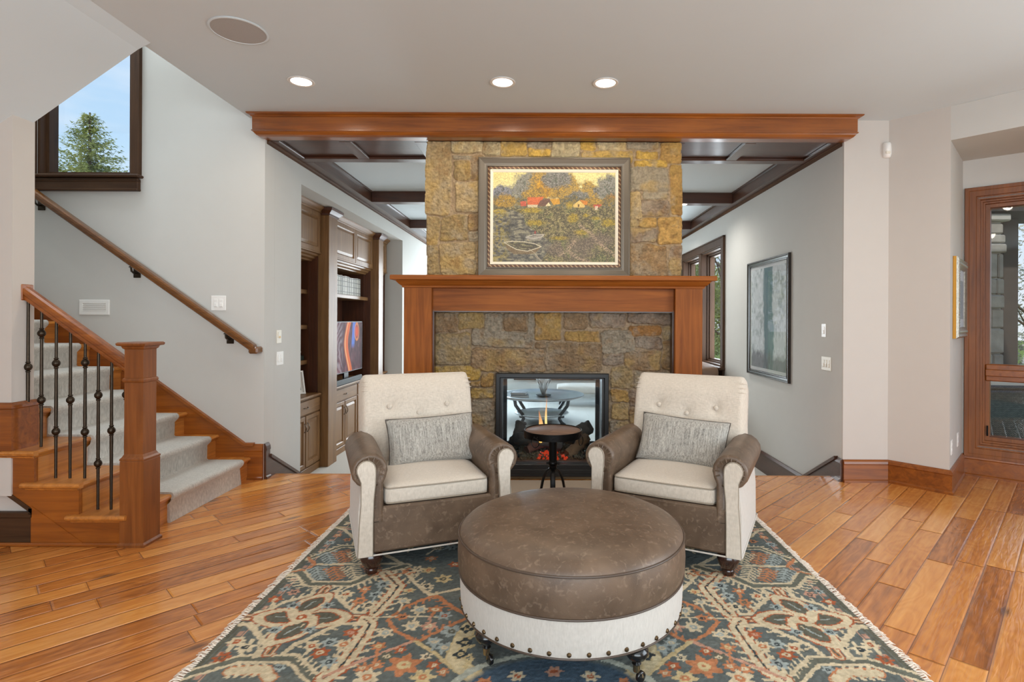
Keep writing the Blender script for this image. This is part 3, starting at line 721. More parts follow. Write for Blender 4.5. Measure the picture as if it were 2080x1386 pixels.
# open-side stringer
pts = [(X1-.01, 0), (-3.05, 0), (-3.05, .216), (-3.62, .62), (-3.62, .54)]
mb = MB(); mb.prism([(X1-.005, 0.0), (-3.05, 0.0), (-3.05, .216), (-3.5, .535), (-3.5, .54), (rx(3)+.003, .54), (rx(3)+.003, .35), (rx(2)+.003, .35), (rx(2)+.003, .16), (X1-.005, .16)], 'y', 3.305, 3.33)
mb.build('stringer', M_CHX, st)
mb = MB(); mb.prism([(-2.74, 0.02), (-3.05, 0.02), (-3.05, .24)], 'y', 3.300, 3.306); mb.build('stringer_facing', M_CHX, st)
mb = MB(); mb.bbox(-5.4, X1, 3.288, 3.31, 0, .022, .006); mb.build('shoe_moulding', M_CHX, st)
# panel below the stringer, with trim
mb = MB(); mb.box(-5.4, -3.05, 3.335, 3.35, 0, .53); struct('wall_below_stair', mb, M_WALLW)
mb = MB(); mb.box(-5.4, -3.05, 3.312, 3.335, 0, .165); mb.bbox(-5.4, -3.04, 3.300, 3.335, .165, .20, .006); mb.box(-3.066, -3.045, 3.300, 3.335, .19, .225)
mb.prism([(-3.05, .225), (-3.05, .195), (-3.62, .600), (-3.62, .63)], 'y', 3.300, 3.335); struct('baseboard_below_stair', mb, M_UMB)
# wall end base on the third tread
mb = MB(); BW = [(0, 0), (.016, 0), (.016, .245), (.024, .252), (.020, .268), (.008, .285), (0, .285)]
molding(mb, [(-5.4, 3.295, .57), (-3.164, 3.295, .57), (-3.164, 3.44, .57), (-3.24, 3.44, .57)], BW, -1); struct('baseboard_wall_end', mb, M_CHX)
# skirt board along the back wall
mb = MB(); top = lambda x: .33 + (-2.52 - x)*.71
mb.prism([(-2.45, 0.001), (-2.45, .30), (-2.53, .30), (-5.3, .30 + 2.77*.71), (-5.3, .30 + 2.77*.71 - .5), (-2.75, 0.001)], 'y', 4.682, 4.70)
mb.prism([(-2.45, .285), (-2.45, .312), (-2.53, .312), (-5.3, .312 + 2.77*.71), (-5.3, .285 + 2.77*.71), (-2.53, .285)], 'y', 4.668, 4.70)
mb.build('skirt_board', M_CHX, st)
# carpet runner
ru = []; yk0, yk1 = 3.69, 4.55
prof = []
for n in range(1, NST+1):
    z = RIS*n; x = rx(n); x2 = rx(n+1)
    if n == 1: prof += [(x + .022, 0.0)]
    else: prof += [(x + .008, z-RIS+.02)]
    prof += [(x + .010, z-.06), (x + .040, z-.030), (x + .046, z-.012), (x + .040, z + .004), (x + .026, z + .013), (x - .06, z + .014), (x2 + .02, z + .013)]
mb = MB(); inner = [(x - .012 if True else x, z - .012) for x, z in prof]
lo = []
for y, ins in ((yk0, .008), (yk0+.006, 0), (yk0 + .25, 0), ((yk0+yk1)/2, 0), (yk1-.25, 0), (yk1-.006, 0), (yk1, .008)):
    lo.append([(x - ins*.7, y, max(0.001, z - ins*.7)) for x, z in prof])
mb.loft(lo, False, False, closed=False)
for y in (yk0, yk1):
    b = len(mb.v); mb.v += [(x, y, z) for x, z in prof] + [(x-.02, y, max(0, z-.02)) for x, z in prof]
    k = len(prof); mb.f += [(b+i, b+i+1, b+k+i+1, b+k+i) for i in range(k-1)]; mb.m += [0]*(k-1)
o = mb.build('stair_runner', M_RUNNER, None, smooth=True, ang=60); tag(o, 'pale grey woven carpet runner covering the middle of the stairs', 'stair runner')

# railing
ra = thing('stair_railing', 'wood and iron balustrade with square newel post at the foot of the stairs', 'railing', (-2.8, 3.39, 0))
cx, cy = -2.446, 3.362
def sq(mb, prof, n=4):
    loops = []
    for hw, z in prof: loops.append([(cx-hw, cy-hw, z), (cx+hw, cy-hw, z), (cx+hw, cy+hw, z), (cx-hw, cy+hw, z)])
    mb.loft(loops)
mb = MB(); sq(mb, [(.080, 0), (.080, .014), (.071, .026), (.071, .505), (.069, .510), (.0725, .512), (.0725, .522), (.064, .532), (.058, .545), (.056, .548), (.056, .975), (.061, .978), (.064, .985), (.064, .993), (.061, 1.0), (.056, 1.003), (.056, 1.172), (.064, 1.180), (.068, 1.192), (.084, 1.196), (.087, 1.203), (.087, 1.210), (.080, 1.216)])
nw = mb.build('newel_post', M_CHZ, ra)
mb = MB(); mb.v = []
# handrail: moulded section swept up the pitch
sec = [(-.020, 0), (-.024, .010), (-.024, .022), (-.032, .030), (-.034, .046), (-.028, .060), (-.014, .068), (.014, .068), (.028, .060), (.034, .046), (.032, .030), (.024, .022), (.024, .010), (.020, 0)]
yr = 3.392; pit = RIS/GO
xs_ = -2.502; xe = -3.172
zr = lambda x: 1.085 + (-2.55 - x)*pit - .052
for_l = []
for x in (xs_, xe): for_l.append([(x, yr + a, zr(x) + b*1.22) for a, b in sec])
mb.loft(for_l); mb.build('handrail', M_CHX, ra)
mb = MB(); mb.bbox(-3.170, -3.158, yr-.040, yr+.040, zr(xe)-.01, zr(xe)+.088, .005)
mb.build('rail_rosette', M_CHX, ra)
def knuckle(mb, x, z):
    mb.lathe([(.008, -.034), (.0125, -.030), (.0125, -.026), (.009, -.023), (.013, -.019), (.0205, -.008), (.0215, 0), (.0205, .008), (.013, .019), (.009, .023), (.0125, .026), (.0125, .030), (.008, .034)], (x, yr, z), 14)
# (x, tread number, knuckle count)
for i, (x, tn) in enumerate([(-2.557, 1), (-2.645, 1), (-2.726, 1), (-2.807, 2), (-2.897, 2), (-2.984, 2), (-3.074, 3), (-3.156, 3)]):
    zb_ = RIS*tn; zt_ = zr(x) + .01
    mb = MB(); r0 = .0075
    mb.lathe([(r0, 0), (r0, .1), (.0095, .45*(zt_-zb_)), (.0085, .6*(zt_-zb_)), (r0, zt_-zb_-.02), (r0, zt_-zb_)], (x, yr, zb_), 10)
    bl = mb.build('baluster', M_BRONZE, ra, smooth=True)
    mid = (zb_ + zt_)/2
    offs = {0: (.17, -.17), 1: (0,), 2: (.17, -.16), 3: (.17, -.17), 4: (0,), 5: (.17, -.17), 6: (.17, -.17), 7: (0,)}[i]
    zk = {2: (782, 1038), 1: (914,), 3: (660, 920), 4: (800,), 5: (662, 918), 6: (550, 800), 7: (676,), 0: (780,)}[i]
    for q in zk:
        py = 380 + q/1.848
        z = onp(1107 + x*F/yr, py, yr)[1]
        mb = MB(); knuckle(mb, x, z); mb.build('knuckle', M_BRONZE, bl, smooth=True, ang=50)

# wall handrail
hr = thing('wall_handrail', 'brown wooden wall handrail descending across the stair wall on iron brackets', 'handrail', (-3.3, 4.62, 1.7))
yh = 4.625
zh = lambda x: 1.095 + (-2.40 - x)*.7005
mb = MB(); sec2 = [(-.016, -.03), (-.024, -.022), (-.026, -.008), (-.032, .002), (-.032, .018), (-.024, .030), (.024, .030), (.032, .018), (.032, .002), (.026, -.008), (.024, -.022), (.016, -.03)]
lo = []
for x in (-2.415, -2.46, -4.6): lo.append([(x, yh + a, zh(x) + b*1.22) for a, b in sec2])
# level return towards the wall at the bottom end
mb.loft(lo)
mb.bbox(-2.462, -2.384, 4.60, 4.70, 1.068, 1.125, .012)
mb.build('rail', M_DKX if False else wood('handrail_wood', (84, 50, 22), (132, 84, 40), 'x', rough=.25), hr)
for bx, in ((-2.66,), (-3.45,), (-4.26,)):
    z = zh(bx) - .045
    mb = MB(); mb.tube([(bx, 4.695, z-.045), (bx, 4.66, z-.05), (bx, 4.632, z-.035), (bx, 4.626, z-.005)], .008, 8); mb.bbox(bx-.03, bx+.03, 4.69, 4.70, z-.085, z-.005, .003); mb.lathe([(.016, 0), (.016, .006), (.009, .01)], (bx, yh, z-.004), 12)
    mb.build('bracket', M_BRONZE, hr, smooth=True)

# ============================================================ STONE FIREPLACE
CX0, CX1, CYF, CYB = -1.027, 1.168, 4.75, 5.42
fp = thing('stone_fireplace', 'tall see-through fireplace faced with rough gold and grey stone, cherry wood mantel around it', 'fireplace', (0.07, 4.75, 0))
OX0, OX1, OZ0, OZ1 = -.412, .540, .06, .905          # opening
mb = MB(); ins = .02
mb.box(CX0+ins, OX0, CYF+.004, CYB, -.38, 2.9); mb.box(OX1, CX1-ins, CYF+.004, CYB, -.38, 2.9)
mb.box(OX0, OX1, CYF+.004, CYB, OZ1, 2.9); mb.box(OX0, OX1, CYF+.004, CYB, -.38, OZ0)
mb.build('chimney_core', M_BACK, fp)

GOLD = (178, 144, 88); GOLD2 = (190, 160, 94); OLIV = (158, 138, 102); TAN = (174, 154, 120); GREY = (158, 148, 132); PURP = (142, 126, 112); BRN = (148, 124, 96); YEL = (194, 162, 84); PALE = (184, 172, 144)
def A(s, ox, oy, L_): return [(x0/s+ox, y0/s+oy, x1/s+ox, y1/s+oy, c) for x0, y0, x1, y1, c in L_]
UP = A(3.25, 480, 200, [(1245,270,1415,770,TAN),(1425,272,1628,362,PALE),(1432,375,1548,402,GREY),(1437,408,1545,540,OLIV),(1550,378,1640,545,BRN),(1450,550,1640,755,TAN),
    (1632,275,1738,378,PALE),(1742,275,1915,378,GOLD2),(1922,282,2075,325,GREY),(1922,330,2078,380,YEL),(1250,780,1335,970,OLIV),(1345,775,1525,940,OLIV),
    (1532,765,1640,875,BRN),(1532,880,1640,950,GREY),(1255,972,1335,1172,OLIV),(1345,955,1580,1172,TAN),(1590,960,1700,1172,OLIV)]) + \
  A(3.059, 1100, 200, [(65,258,238,362,PALE),(243,262,338,318,YEL),(350,260,527,320,PALE),(532,258,722,315,GREY),(250,322,570,402,GOLD2),(587,322,720,375,YEL),
    (735,265,872,405,GOLD),(587,380,782,430,YEL),(800,412,872,725,GOLD),(520,428,785,580,GREY),(520,585,622,745,TAN),(635,582,785,625,GREY),(620,632,792,732,PURP),
    (600,740,725,805,GOLD),(730,738,870,905,GOLD),(520,810,720,902,PURP),(520,910,782,1110,BRN),(792,915,868,1110,PURP),(520,745,595,808,GREY)]) + \
  [(975,320,1040,400,TAN),(1045,320,1120,390,OLIV),(1125,366,1180,440,GREY),(1045,396,1120,470,GOLD),(975,405,1040,480,GREY),(1185,336,1270,420,TAN),(1125,446,1200,520,BRN),(1045,476,1118,560,GREY),(975,486,1040,560,TAN),(1205,426,1270,500,GREY),(1125,526,1200,562,TAN),(1205,506,1270,562,GOLD)]
LO = A(2.971, 780, 540, [(297,285,440,402,BRN),(445,285,600,385,OLIV),(605,288,712,392,GREY),(722,285,862,395,BRN),(867,285,903,415,GREY),(910,283,1068,450,GOLD),(1085,285,1228,382,BRN),(1240,285,1465,380,PURP),
    (1475,285,1745,350,PURP),(1480,358,1672,425,(160,116,66)),(1680,362,1748,450,GREY),(300,408,522,600,OLIV),(528,392,908,495,GREY),(1095,392,1300,455,GOLD),(1310,390,1512,530,GREY),(1517,430,1675,505,PURP),
    (915,458,970,500,BRN),(975,462,1312,645,BRN),(530,502,967,645,BRN),(1318,532,1445,602,PURP),(1450,512,1675,632,BRN),(1682,455,1748,632,BRN),(290,605,578,692,YEL),(584,650,668,735,GOLD),
    (525,698,580,735,GOLD),(525,742,665,805,GOLD2),(525,812,668,1020,GREY),(1368,612,1500,740,OLIV),(1368,748,1475,818,GOLD),(1368,825,1475,930,TAN),(1368,937,1475,1020,GREY),
    (290,698,400,800,GREY),(405,698,520,800,TAN),(290,806,520,920,BRN),(290,926,420,1060,GREY),(426,926,600,1060,OLIV),(606,1026,672,1130,GREY),(290,1066,600,1160,BRN),(290,1166,480,1260,GREY),(486,1166,672,1260,TAN),
    (1506,640,1750,740,GREY),(1480,748,1610,850,PURP),(1616,746,1750,850,OLIV),(1480,856,1750,960,BRN),(1480,966,1620,1090,GREY),(1368,1026,1475,1130,TAN),(1626,966,1750,1090,GOLD),(1368,1136,1560,1260,GREY),(1566,1096,1750,1260,BRN)])
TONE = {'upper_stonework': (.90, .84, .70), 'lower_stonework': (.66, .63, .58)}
def stones(name, x0, x1, z0, z1, rects, mat, hole=None, ragged=True, step=.0052, seed=3, fill=None):
    nx = int((x1-x0)/step)+1; nz = int((z1-z0)/step)+1
    X, Z = np.meshgrid(np.linspace(x0, x1, nx), np.linspace(z0, z1, nz))
    wx = X + (fbm(X*9, Z*9, 3, seed)-.5)*.040 + (fbm(X*45, Z*45, 2, seed+5)-.5)*.010
    wz = Z + (fbm(X*9+40, Z*9, 3, seed+9)-.5)*.034 + (fbm(X*45, Z*45+9, 2, seed+6)-.5)*.010
    best = np.full(X.shape, 9.0); col = np.tile(S((160, 140, 112)), (nz, nx, 1)); sid = np.zeros(X.shape)
    rng = np.random.RandomState(seed)
    for k, (a, b, c, d, cc) in enumerate(rects):
        ax, az = onp(a, b, CYF-.02); bx, bz = onp(c, d, CYF-.02)
        mx_, mz = (ax+bx)/2, (az+bz)/2; hw, hh = abs(bx-ax)/2 + .004, abs(az-bz)/2 + .003
        tl, sk = rng.uniform(-.05, .05), rng.uniform(-.05, .05)
        r = min(.028, hw*.5, hh*.5)
        u = np.abs(wx - mx_ - (wz-mz)*sk); v = np.abs(wz - mz - (wx-mx_)*tl)
        qx, qz = u - hw + r, v - hh + r
        sd = np.hypot(np.maximum(qx, 0), np.maximum(qz, 0)) + np.minimum(np.maximum(qx, qz), 0) - r
        m = sd < best
        best[m] = sd[m]; sid[m] = k
        ct = S(cc); j = rng.uniform(.9, 1.08); col[m] = ct*j
    inside = np.clip((-best + .001)/.009, 0, 1); inside = inside*inside*(3-2*inside)
    tilt = np.array([rng.uniform(-1, 1) for _ in range(len(rects)+1)]); pro = np.array([rng.uniform(.6, 1.15) for _ in range(len(rects)+1)])
    si = sid.astype(int)
    face = .022*pro[si] + .016*(fbm(X*11+si*3.1, Z*11, 4, seed+20)-.4) + .030*np.abs(fbm(X*20+si*5, Z*30, 4, seed+21)-.5) + .010*(fbm(X*70, Z*70, 3, seed+23)-.5)
    hgt = inside*face + (1-inside)*(.004 + .003*fbm(X*60, Z*60, 2, seed+30))
    # colour: per stone tone, mineral patches, lighter mortar
    p1 = fbm(X*10+si*7.7, Z*10+si*3.3, 5, seed+40)[..., None]; p2 = fbm(X*34+si, Z*44, 4, seed+41)[..., None]; p3 = fbm(X*6+si*9.1, Z*6, 3, seed+42)[..., None]
    c = col*(0.55 + .90*p2)
    rust = S((140, 104, 64)); greyc = S((164, 154, 140)); yel = S((186, 156, 92))
    c = c*(1-np.clip((p1-.52)*3.0, 0, .55)) + greyc*np.clip((p1-.52)*3.0, 0, .55)
    c = c*(1-np.clip((p3-.56)*3.2, 0, .5)) + yel*np.clip((p3-.56)*3.2, 0, .5)
    c = c*(1-np.clip((.40-p1)*3.0, 0, .5)) + rust*np.clip((.40-p1)*3.0, 0, .5)
    mort = S((172, 152, 128))*(.86 + .28*fbm(X*40, Z*40, 3, seed+50)[..., None])
    c = c*inside[..., None] + mort*(1-inside[..., None])
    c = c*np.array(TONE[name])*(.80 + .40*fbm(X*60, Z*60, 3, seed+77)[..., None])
    keep = np.ones(X.shape, bool)
    if ragged:
        edge = np.minimum(X-x0, x1-X); keep &= edge > (.004 + .020*fbm(Z*7, X*0+.5, 3, seed+60) - .012*inside)
    if hole: keep &= ~((X > hole[0]) & (X < hole[1]) & (Z > hole[2]) & (Z < hole[3]))
    Y = CYF - hgt
    Y[:, 0] = CYF + .03; Y[:, -1] = CYF + .03
    return grid_mesh(name, X, Y, Z, c, mat, fp, keep)
M_STONE = vcol('split_face_stone', 0.72, 1.0, 55, 0, 0.35, 0.45, 0.014)
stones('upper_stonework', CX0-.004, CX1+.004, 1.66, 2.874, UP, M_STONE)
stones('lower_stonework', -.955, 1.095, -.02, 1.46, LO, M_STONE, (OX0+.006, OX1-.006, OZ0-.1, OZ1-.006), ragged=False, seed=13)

# mantel
mt = MB()
Z0 = 1.634
rect_loft(mt, -1.17, 1.305, 4.60, 4.80, [(.0, Z0-.012), (.012, Z0-.010), (.014, Z0+.004), (.022, Z0+.008), (.036, Z0+.020), (.050, Z0+.036), (.056, Z0+.046), (.070, Z0+.048), (.090, Z0+.050), (.092, Z0+.056), (.092, Z0+.082), (.088, Z0+.088)])
mantel = mt.build('mantel', M_MAX, fp)
for a, b in ((-1.17, -.940), (1.078, 1.305)):
    m_ = MB(); m_.bbox(a, b, 4.60, 4.76, 0, Z0-.002, .004); m_.bbox(a-.0, b+.0, 4.59, 4.61, 0, .16, .005)
    m_.build('pilaster', M_MAZ, mantel)
m_ = MB(); m_.bbox(-.945, 1.083, 4.655, 4.76, 1.432, Z0-.002, .004); m_.box(-.945, 1.083, 4.64, 4.66, 1.432, 1.437); m_.build('frieze', M_MAX, mantel)
m_ = MB()
for a in (-.940, 1.066): m_.box(a, a+.012, 4.645, 4.76, 0, 1.44)
m_.box(-.94, 1.078, 4.66, 4.76, 1.424, 1.434); m_.build('inner_edge', M_DKZ, mantel)
m_ = MB(); m_.box(-1.165, CX0+.01, 4.76, 5.30, -.38, Z0-.004); m_.build('side_panel', M_MAZ, mantel)
m_ = MB(); m_.box(CX1-.01, 1.300, 4.76, 5.30, -.38, Z0-.004); m_.build('side_panel', M_MAZ, mantel)

# firebox: black metal frame, front pane, lining, rear pane
def rectframe(mb, x0, x1, z0, z1, prof):
    """prof [(inset, y)]"""
    L4 = []
    for sx, sz in ((0, 0), (1, 0), (1, 1), (0, 1)):
        L4.append([((x1-i if sx else x0+i), y, (z1-i if sz else z0+i)) for i, y in prof])
    mb.loft(L4, True, True, True, True)
m_ = MB(); rectframe(m_, OX0-.004, OX1+.004, .055, OZ1, [(0, 4.80), (0, 4.705), (.006, 4.698), (.034, 4.698), (.040, 4.705), (.040, 4.80)])
m_.bbox(OX0-.004, OX1+.004, 4.70, 4.80, .03, .135, .004)
fr = m_.build('firebox_frame', M_BLACK, fp)
m_ = MB(); rectframe(m_, OX0+.036, OX1-.036, .120, OZ1-.032, [(0, 4.80), (0, 4.725), (.016, 4.725), (.016, 4.80)]); m_.build('inner_trim', plain('dark_trim', (62, 60, 60), .4, metal=.5), fr)
m_ = MB(); m_.box(OX0+.03, OX1-.03, 4.760, 4.764, .13, OZ1-.03); m_.build('front_glass', M_GLASSF, fr)
M_LINE = plain('firebox_lining', (116, 120, 124), .35, metal=.4, noise=.15, nscale=5)
m_ = MB(); m_.box(OX0, OX0+.012, 4.78, CYB, OZ0, OZ1); m_.box(OX1-.012, OX1, 4.78, CYB, OZ0, OZ1); m_.box(OX0, OX1, 4.78, CYB, OZ1-.012, OZ1); m_.build('lining', M_LINE, fr)
m_ = MB(); m_.box(OX0, OX1, 4.78, CYB, OZ0, .145); m_.build('burner_tray', plain('tray_brown', (88, 64, 54), .7), fr)
m_ = MB(); rectframe(m_, OX0-.03, OX1+.03, .10, OZ1+.02, [(0, 5.44), (0, CYB), (.075, CYB), (.075, 5.44)]); m_.build('rear_frame', M_BLACK, fr)
m_ = MB(); m_.box(OX0+.04, OX1-.04, 5.424, 5.428, .17, OZ1-.05); m_.build('rear_glass', M_GLASSF, fr)
m_ = MB(); m_.bbox(-1.0, 1.14, 4.18, 4.70, -.01, .003, .002); o = m_.build('hearth_slab', M_HEARTH); tag(o, 'flush pale limestone hearth slab in front of the fireplace', 'hearth')

# logs and embers
def logm(name, pts, r, lab, colr, n=14, seed=0):
    rng = random.Random(seed); mb = MB()
    P = [Vector(p) for p in pts]; Q = []; R = []
    for i in range(len(P)-1):
        for k in range(6):
            f = k/6; Q.append(P[i].lerp(P[i+1], f)); R.append(r*(rng.uniform(.86, 1.12)))
    Q.append(P[-1]); R.append(r*.9)
    mb.tube(Q, R, n)
    mb.v = [(x + rng.uniform(-.006, .006), y + rng.uniform(-.006, .006), z + rng.uniform(-.006, .006)) for x, y, z in mb.v]
    o = mb.build(name, colr, None, smooth=True, ang=50)
    tag(o, lab, 'log', 'ceramic logs in the fireplace')
    return o
M_LOGG = plain('charred_log', (74, 68, 64), .9, noise=.4, nscale=14, bump=.8, bscale=40)
M_LOGB = plain('bark_log', (112, 82, 56), .9, noise=.35, nscale=16, bump=.8, bscale=50)
logm('fireplace_log', [(-.26, 5.10, .27), (-.08, 5.02, .27), (.16, 4.98, .235)], .058, 'long charred grey log lying across the left of the fire', M_LOGG, seed=1)
logm('fireplace_log', [(.10, 5.22, .25), (.28, 5.14, .30), (.42, 5.08, .385)], .066, 'thick dark log stub rising at the right side of the fire', M_LOGG, seed=2)
logm('fireplace_log', [(.20, 4.86, .180), (.30, 4.93, .235), (.38, 5.02, .30)], .046, 'light brown forked log leaning at the front right of the fire', M_LOGB, seed=3)
logm('fireplace_log', [(-.16, 4.93, .20), (-.02, 5.02, .25), (.10, 5.12, .33)], .042, 'reddish brown log behind the flame', plain('red_log', (104, 66, 54), .9, noise=.3, nscale=12, bump=.6), seed=4)
logm('fireplace_log', [(-.30, 5.20, .19), (-.24, 5.24, .30), (-.22, 5.26, .40)], .050, 'upright grey log stub at the left rear of the fire', M_LOGG, seed=6)
rng = random.Random(5)
mb = MB(); mb2 = MB(); mb3 = MB()
for k in range(1500):
    x = rng.uniform(OX0+.03, OX1-.03); y = rng.uniform(4.80, 5.36); s = rng.uniform(.006, .014)
    z = .145 + rng.uniform(0, .035)
    m = mb2 if abs(x-.07) < .13 and y < 5.0 and rng.random() < .5 else (mb3 if (x < -.20 or x > .30 or rng.random() < .15) and y < 5.1 and rng.random() < .4 else mb)
    M = Matrix.Translation((x, y, z)) @ Euler((rng.uniform(0, 3), rng.uniform(0, 3), rng.uniform(0, 3))).to_matrix().to_4x4()
    m.box(-s, s, -s*.8, s*.8, -s*.6, s*.6, M)
tag(mb.build('lava_gravel', plain('lava_rock', (92, 80, 62), .9, noise=.4, nscale=50)), 'brown lava gravel covering the firebox floor', 'gravel', kind='stuff')
tag(mb2.build('ember_glass', plain('glowing_embers', (170, 60, 44), .2, noise=.5, nscale=60, emit=(255, 70, 30), estr=.35)), 'glowing red embers beneath the flame', 'embers', kind='stuff')
tag(mb3.build('fire_glass', plain('fire_glass_chips', (80, 84, 86), .06, metal=.7, noise=.5, nscale=60)), 'dark reflective fire glass chips at the firebox ends', 'fire glass', kind='stuff')
def flame(x, y, z, h, w, ph, c, e_):
    mb = MB(); lo = []
    for k in range(13):
        f = k/12; r = w*math.sin(PI*min(1, (f*.80+.16)))**1.2*(1-f*.55) if f < 1 else .0004
        ox = w*.55*math.sin(f*4.0+ph)*f; oy = w*.3*math.cos(f*3.1+ph)*f
        lo.append([(x+ox+r*math.cos(2*PI*i/10), y+oy+r*.5*math.sin(2*PI*i/10), z+h*f) for i in range(10)])
    mb.loft(lo)
    return mb
def flame_mat():
    m, t, p = newmat('gas_flame'); t.nodes.remove(p); o = t.nodes['Material Output']
    tc = t.nodes.new('ShaderNodeTexCoord'); sp = t.nodes.new('ShaderNodeSeparateXYZ'); t.links.new(tc.outputs['Generated'], sp.inputs[0])
    r = t.nodes.new('ShaderNodeValToRGB'); r.color_ramp.elements[0].color = rgb(255, 196, 96); r.color_ramp.elements[1].color = rgb(230, 120, 60)
    e_ = r.color_ramp.elements.new(.35); e_.color = rgb(255, 216, 140)
    t.links.new(sp.outputs[2], r.inputs[0])
    em = t.nodes.new('ShaderNodeEmission'); t.links.new(r.outputs[0], em.inputs[0]); em.inputs[1].default_value = 1.6
    tr = t.nodes.new('ShaderNodeBsdfTransparent'); mx = t.nodes.new('ShaderNodeMixShader')
    q = t.nodes.new('ShaderNodeMapRange'); q.inputs['From Min'].default_value = .3; q.inputs['To Min'].default_value = .85; q.inputs['To Max'].default_value = .25; t.links.new(sp.outputs[2], q.inputs['Value'])
    t.links.new(q.outputs[0], mx.inputs[0]); t.links.new(tr.outputs[0], mx.inputs[1]); t.links.new(em.outputs[0], mx.inputs[2]); t.links.new(mx.outputs[0], o.inputs[0])
    return m
M_FL = flame_mat()
ff = thing('gas_flame', 'small orange gas flame burning between the fireplace logs', 'flame', (-.02, 4.95, .28))
flame(-.035, 4.95, .265, .29, .030, 0.4, 0, 0).build('flame_tongue', M_FL, ff, smooth=True)
flame(.005, 4.97, .255, .17, .036, 2.2, 0, 0).build('flame_tongue', M_FL, ff, smooth=True)
flame(.015, 5.0, .33, .34, .013, 3.5, 0, 0).build('flame_tongue', M_FL, ff, smooth=True)

# ============================================================ PAINTING ABOVE THE MANTEL
pt = thing('framed_painting', 'large framed landscape painting of rowing boats and red-roofed cottages on the stone chimney', 'painting', (0.075, 4.70, 1.726))
px0, px1 = -.568, .716; pz0, pz1 = 1.728, 2.735
pcx, pcz = (px0+px1)/2, (pz0+pz1)/2; PW, PH = px1-px0, pz1-pz0
def PM(y): return Matrix(((1, 0, 0, pcx), (0, 0, -1, y), (0, 1, 0, pcz), (0, 0, 0, 1)))
mb = MB(); frame(mb, PW, PH, [(0, 0), (0, .030), (.006, .038), (.012, .038), (.016, .034), (.050, .020), (.066, .018), (.070, .024), (.076, .024), (.078, 0)], PM(4.722))
mb.build('outer_frame', plain('pewter_brown_frame', (104, 94, 80), .38, metal=.25, noise=.08, nscale=5), pt)
def band_mat():
    m, t, p = newmat('ribbed_gilt_band'); tc = t.nodes.new('ShaderNodeTexCoord'); sp = t.nodes.new('ShaderNodeSeparateXYZ'); t.links.new(tc.outputs['Object'], sp.inputs[0])
    ad = t.nodes.new('ShaderNodeMath'); ad.operation = 'ADD'; t.links.new(sp.outputs[0], ad.inputs[0]); t.links.new(sp.outputs[2], ad.inputs[1])
    mu = t.nodes.new('ShaderNodeMath'); mu.operation = 'MULTIPLY'; mu.inputs[1].default_value = 165; t.links.new(ad.outputs[0], mu.inputs[0])
    sn = t.nodes.new('ShaderNodeMath'); sn.operation = 'SINE'; t.links.new(mu.outputs[0], sn.inputs[0])
    r = t.nodes.new('ShaderNodeValToRGB'); r.color_ramp.elements[0].position = .1; r.color_ramp.elements[0].color = rgb(84, 50, 24); r.color_ramp.elements[1].position = .9; r.color_ramp.elements[1].color = rgb(158, 128, 92)
    t.links.new(sn.outputs[0], r.inputs[0]); t.links.new(r.outputs[0], p.inputs['Base Color']); setp(p, 'Roughness', .35); setp(p, 'Metallic', .35)
    return m
mb = MB(); frame(mb, PW-.150, PH-.150, [(0, 0), (0, .012), (.006, .018), (.020, .018), (.026, .012), (.026, 0)], PM(4.722)); mb.build('inner_band', band_mat(), pt)
mb = MB(); frame(mb, PW-.200, PH-.200, [(0, 0), (0, .020), (.005, .021), (.022, .012), (.026, .006), (.026, 0)], PM(4.722)); mb.build('linen_liner', plain('ivory_liner', (228, 218, 196), .7), pt)
mb = MB(); mb.box(px0+.01, px1-.01, 4.722, 4.728, pz0+.01, pz1-.01); mb.build('backing', M_BLACK, pt)

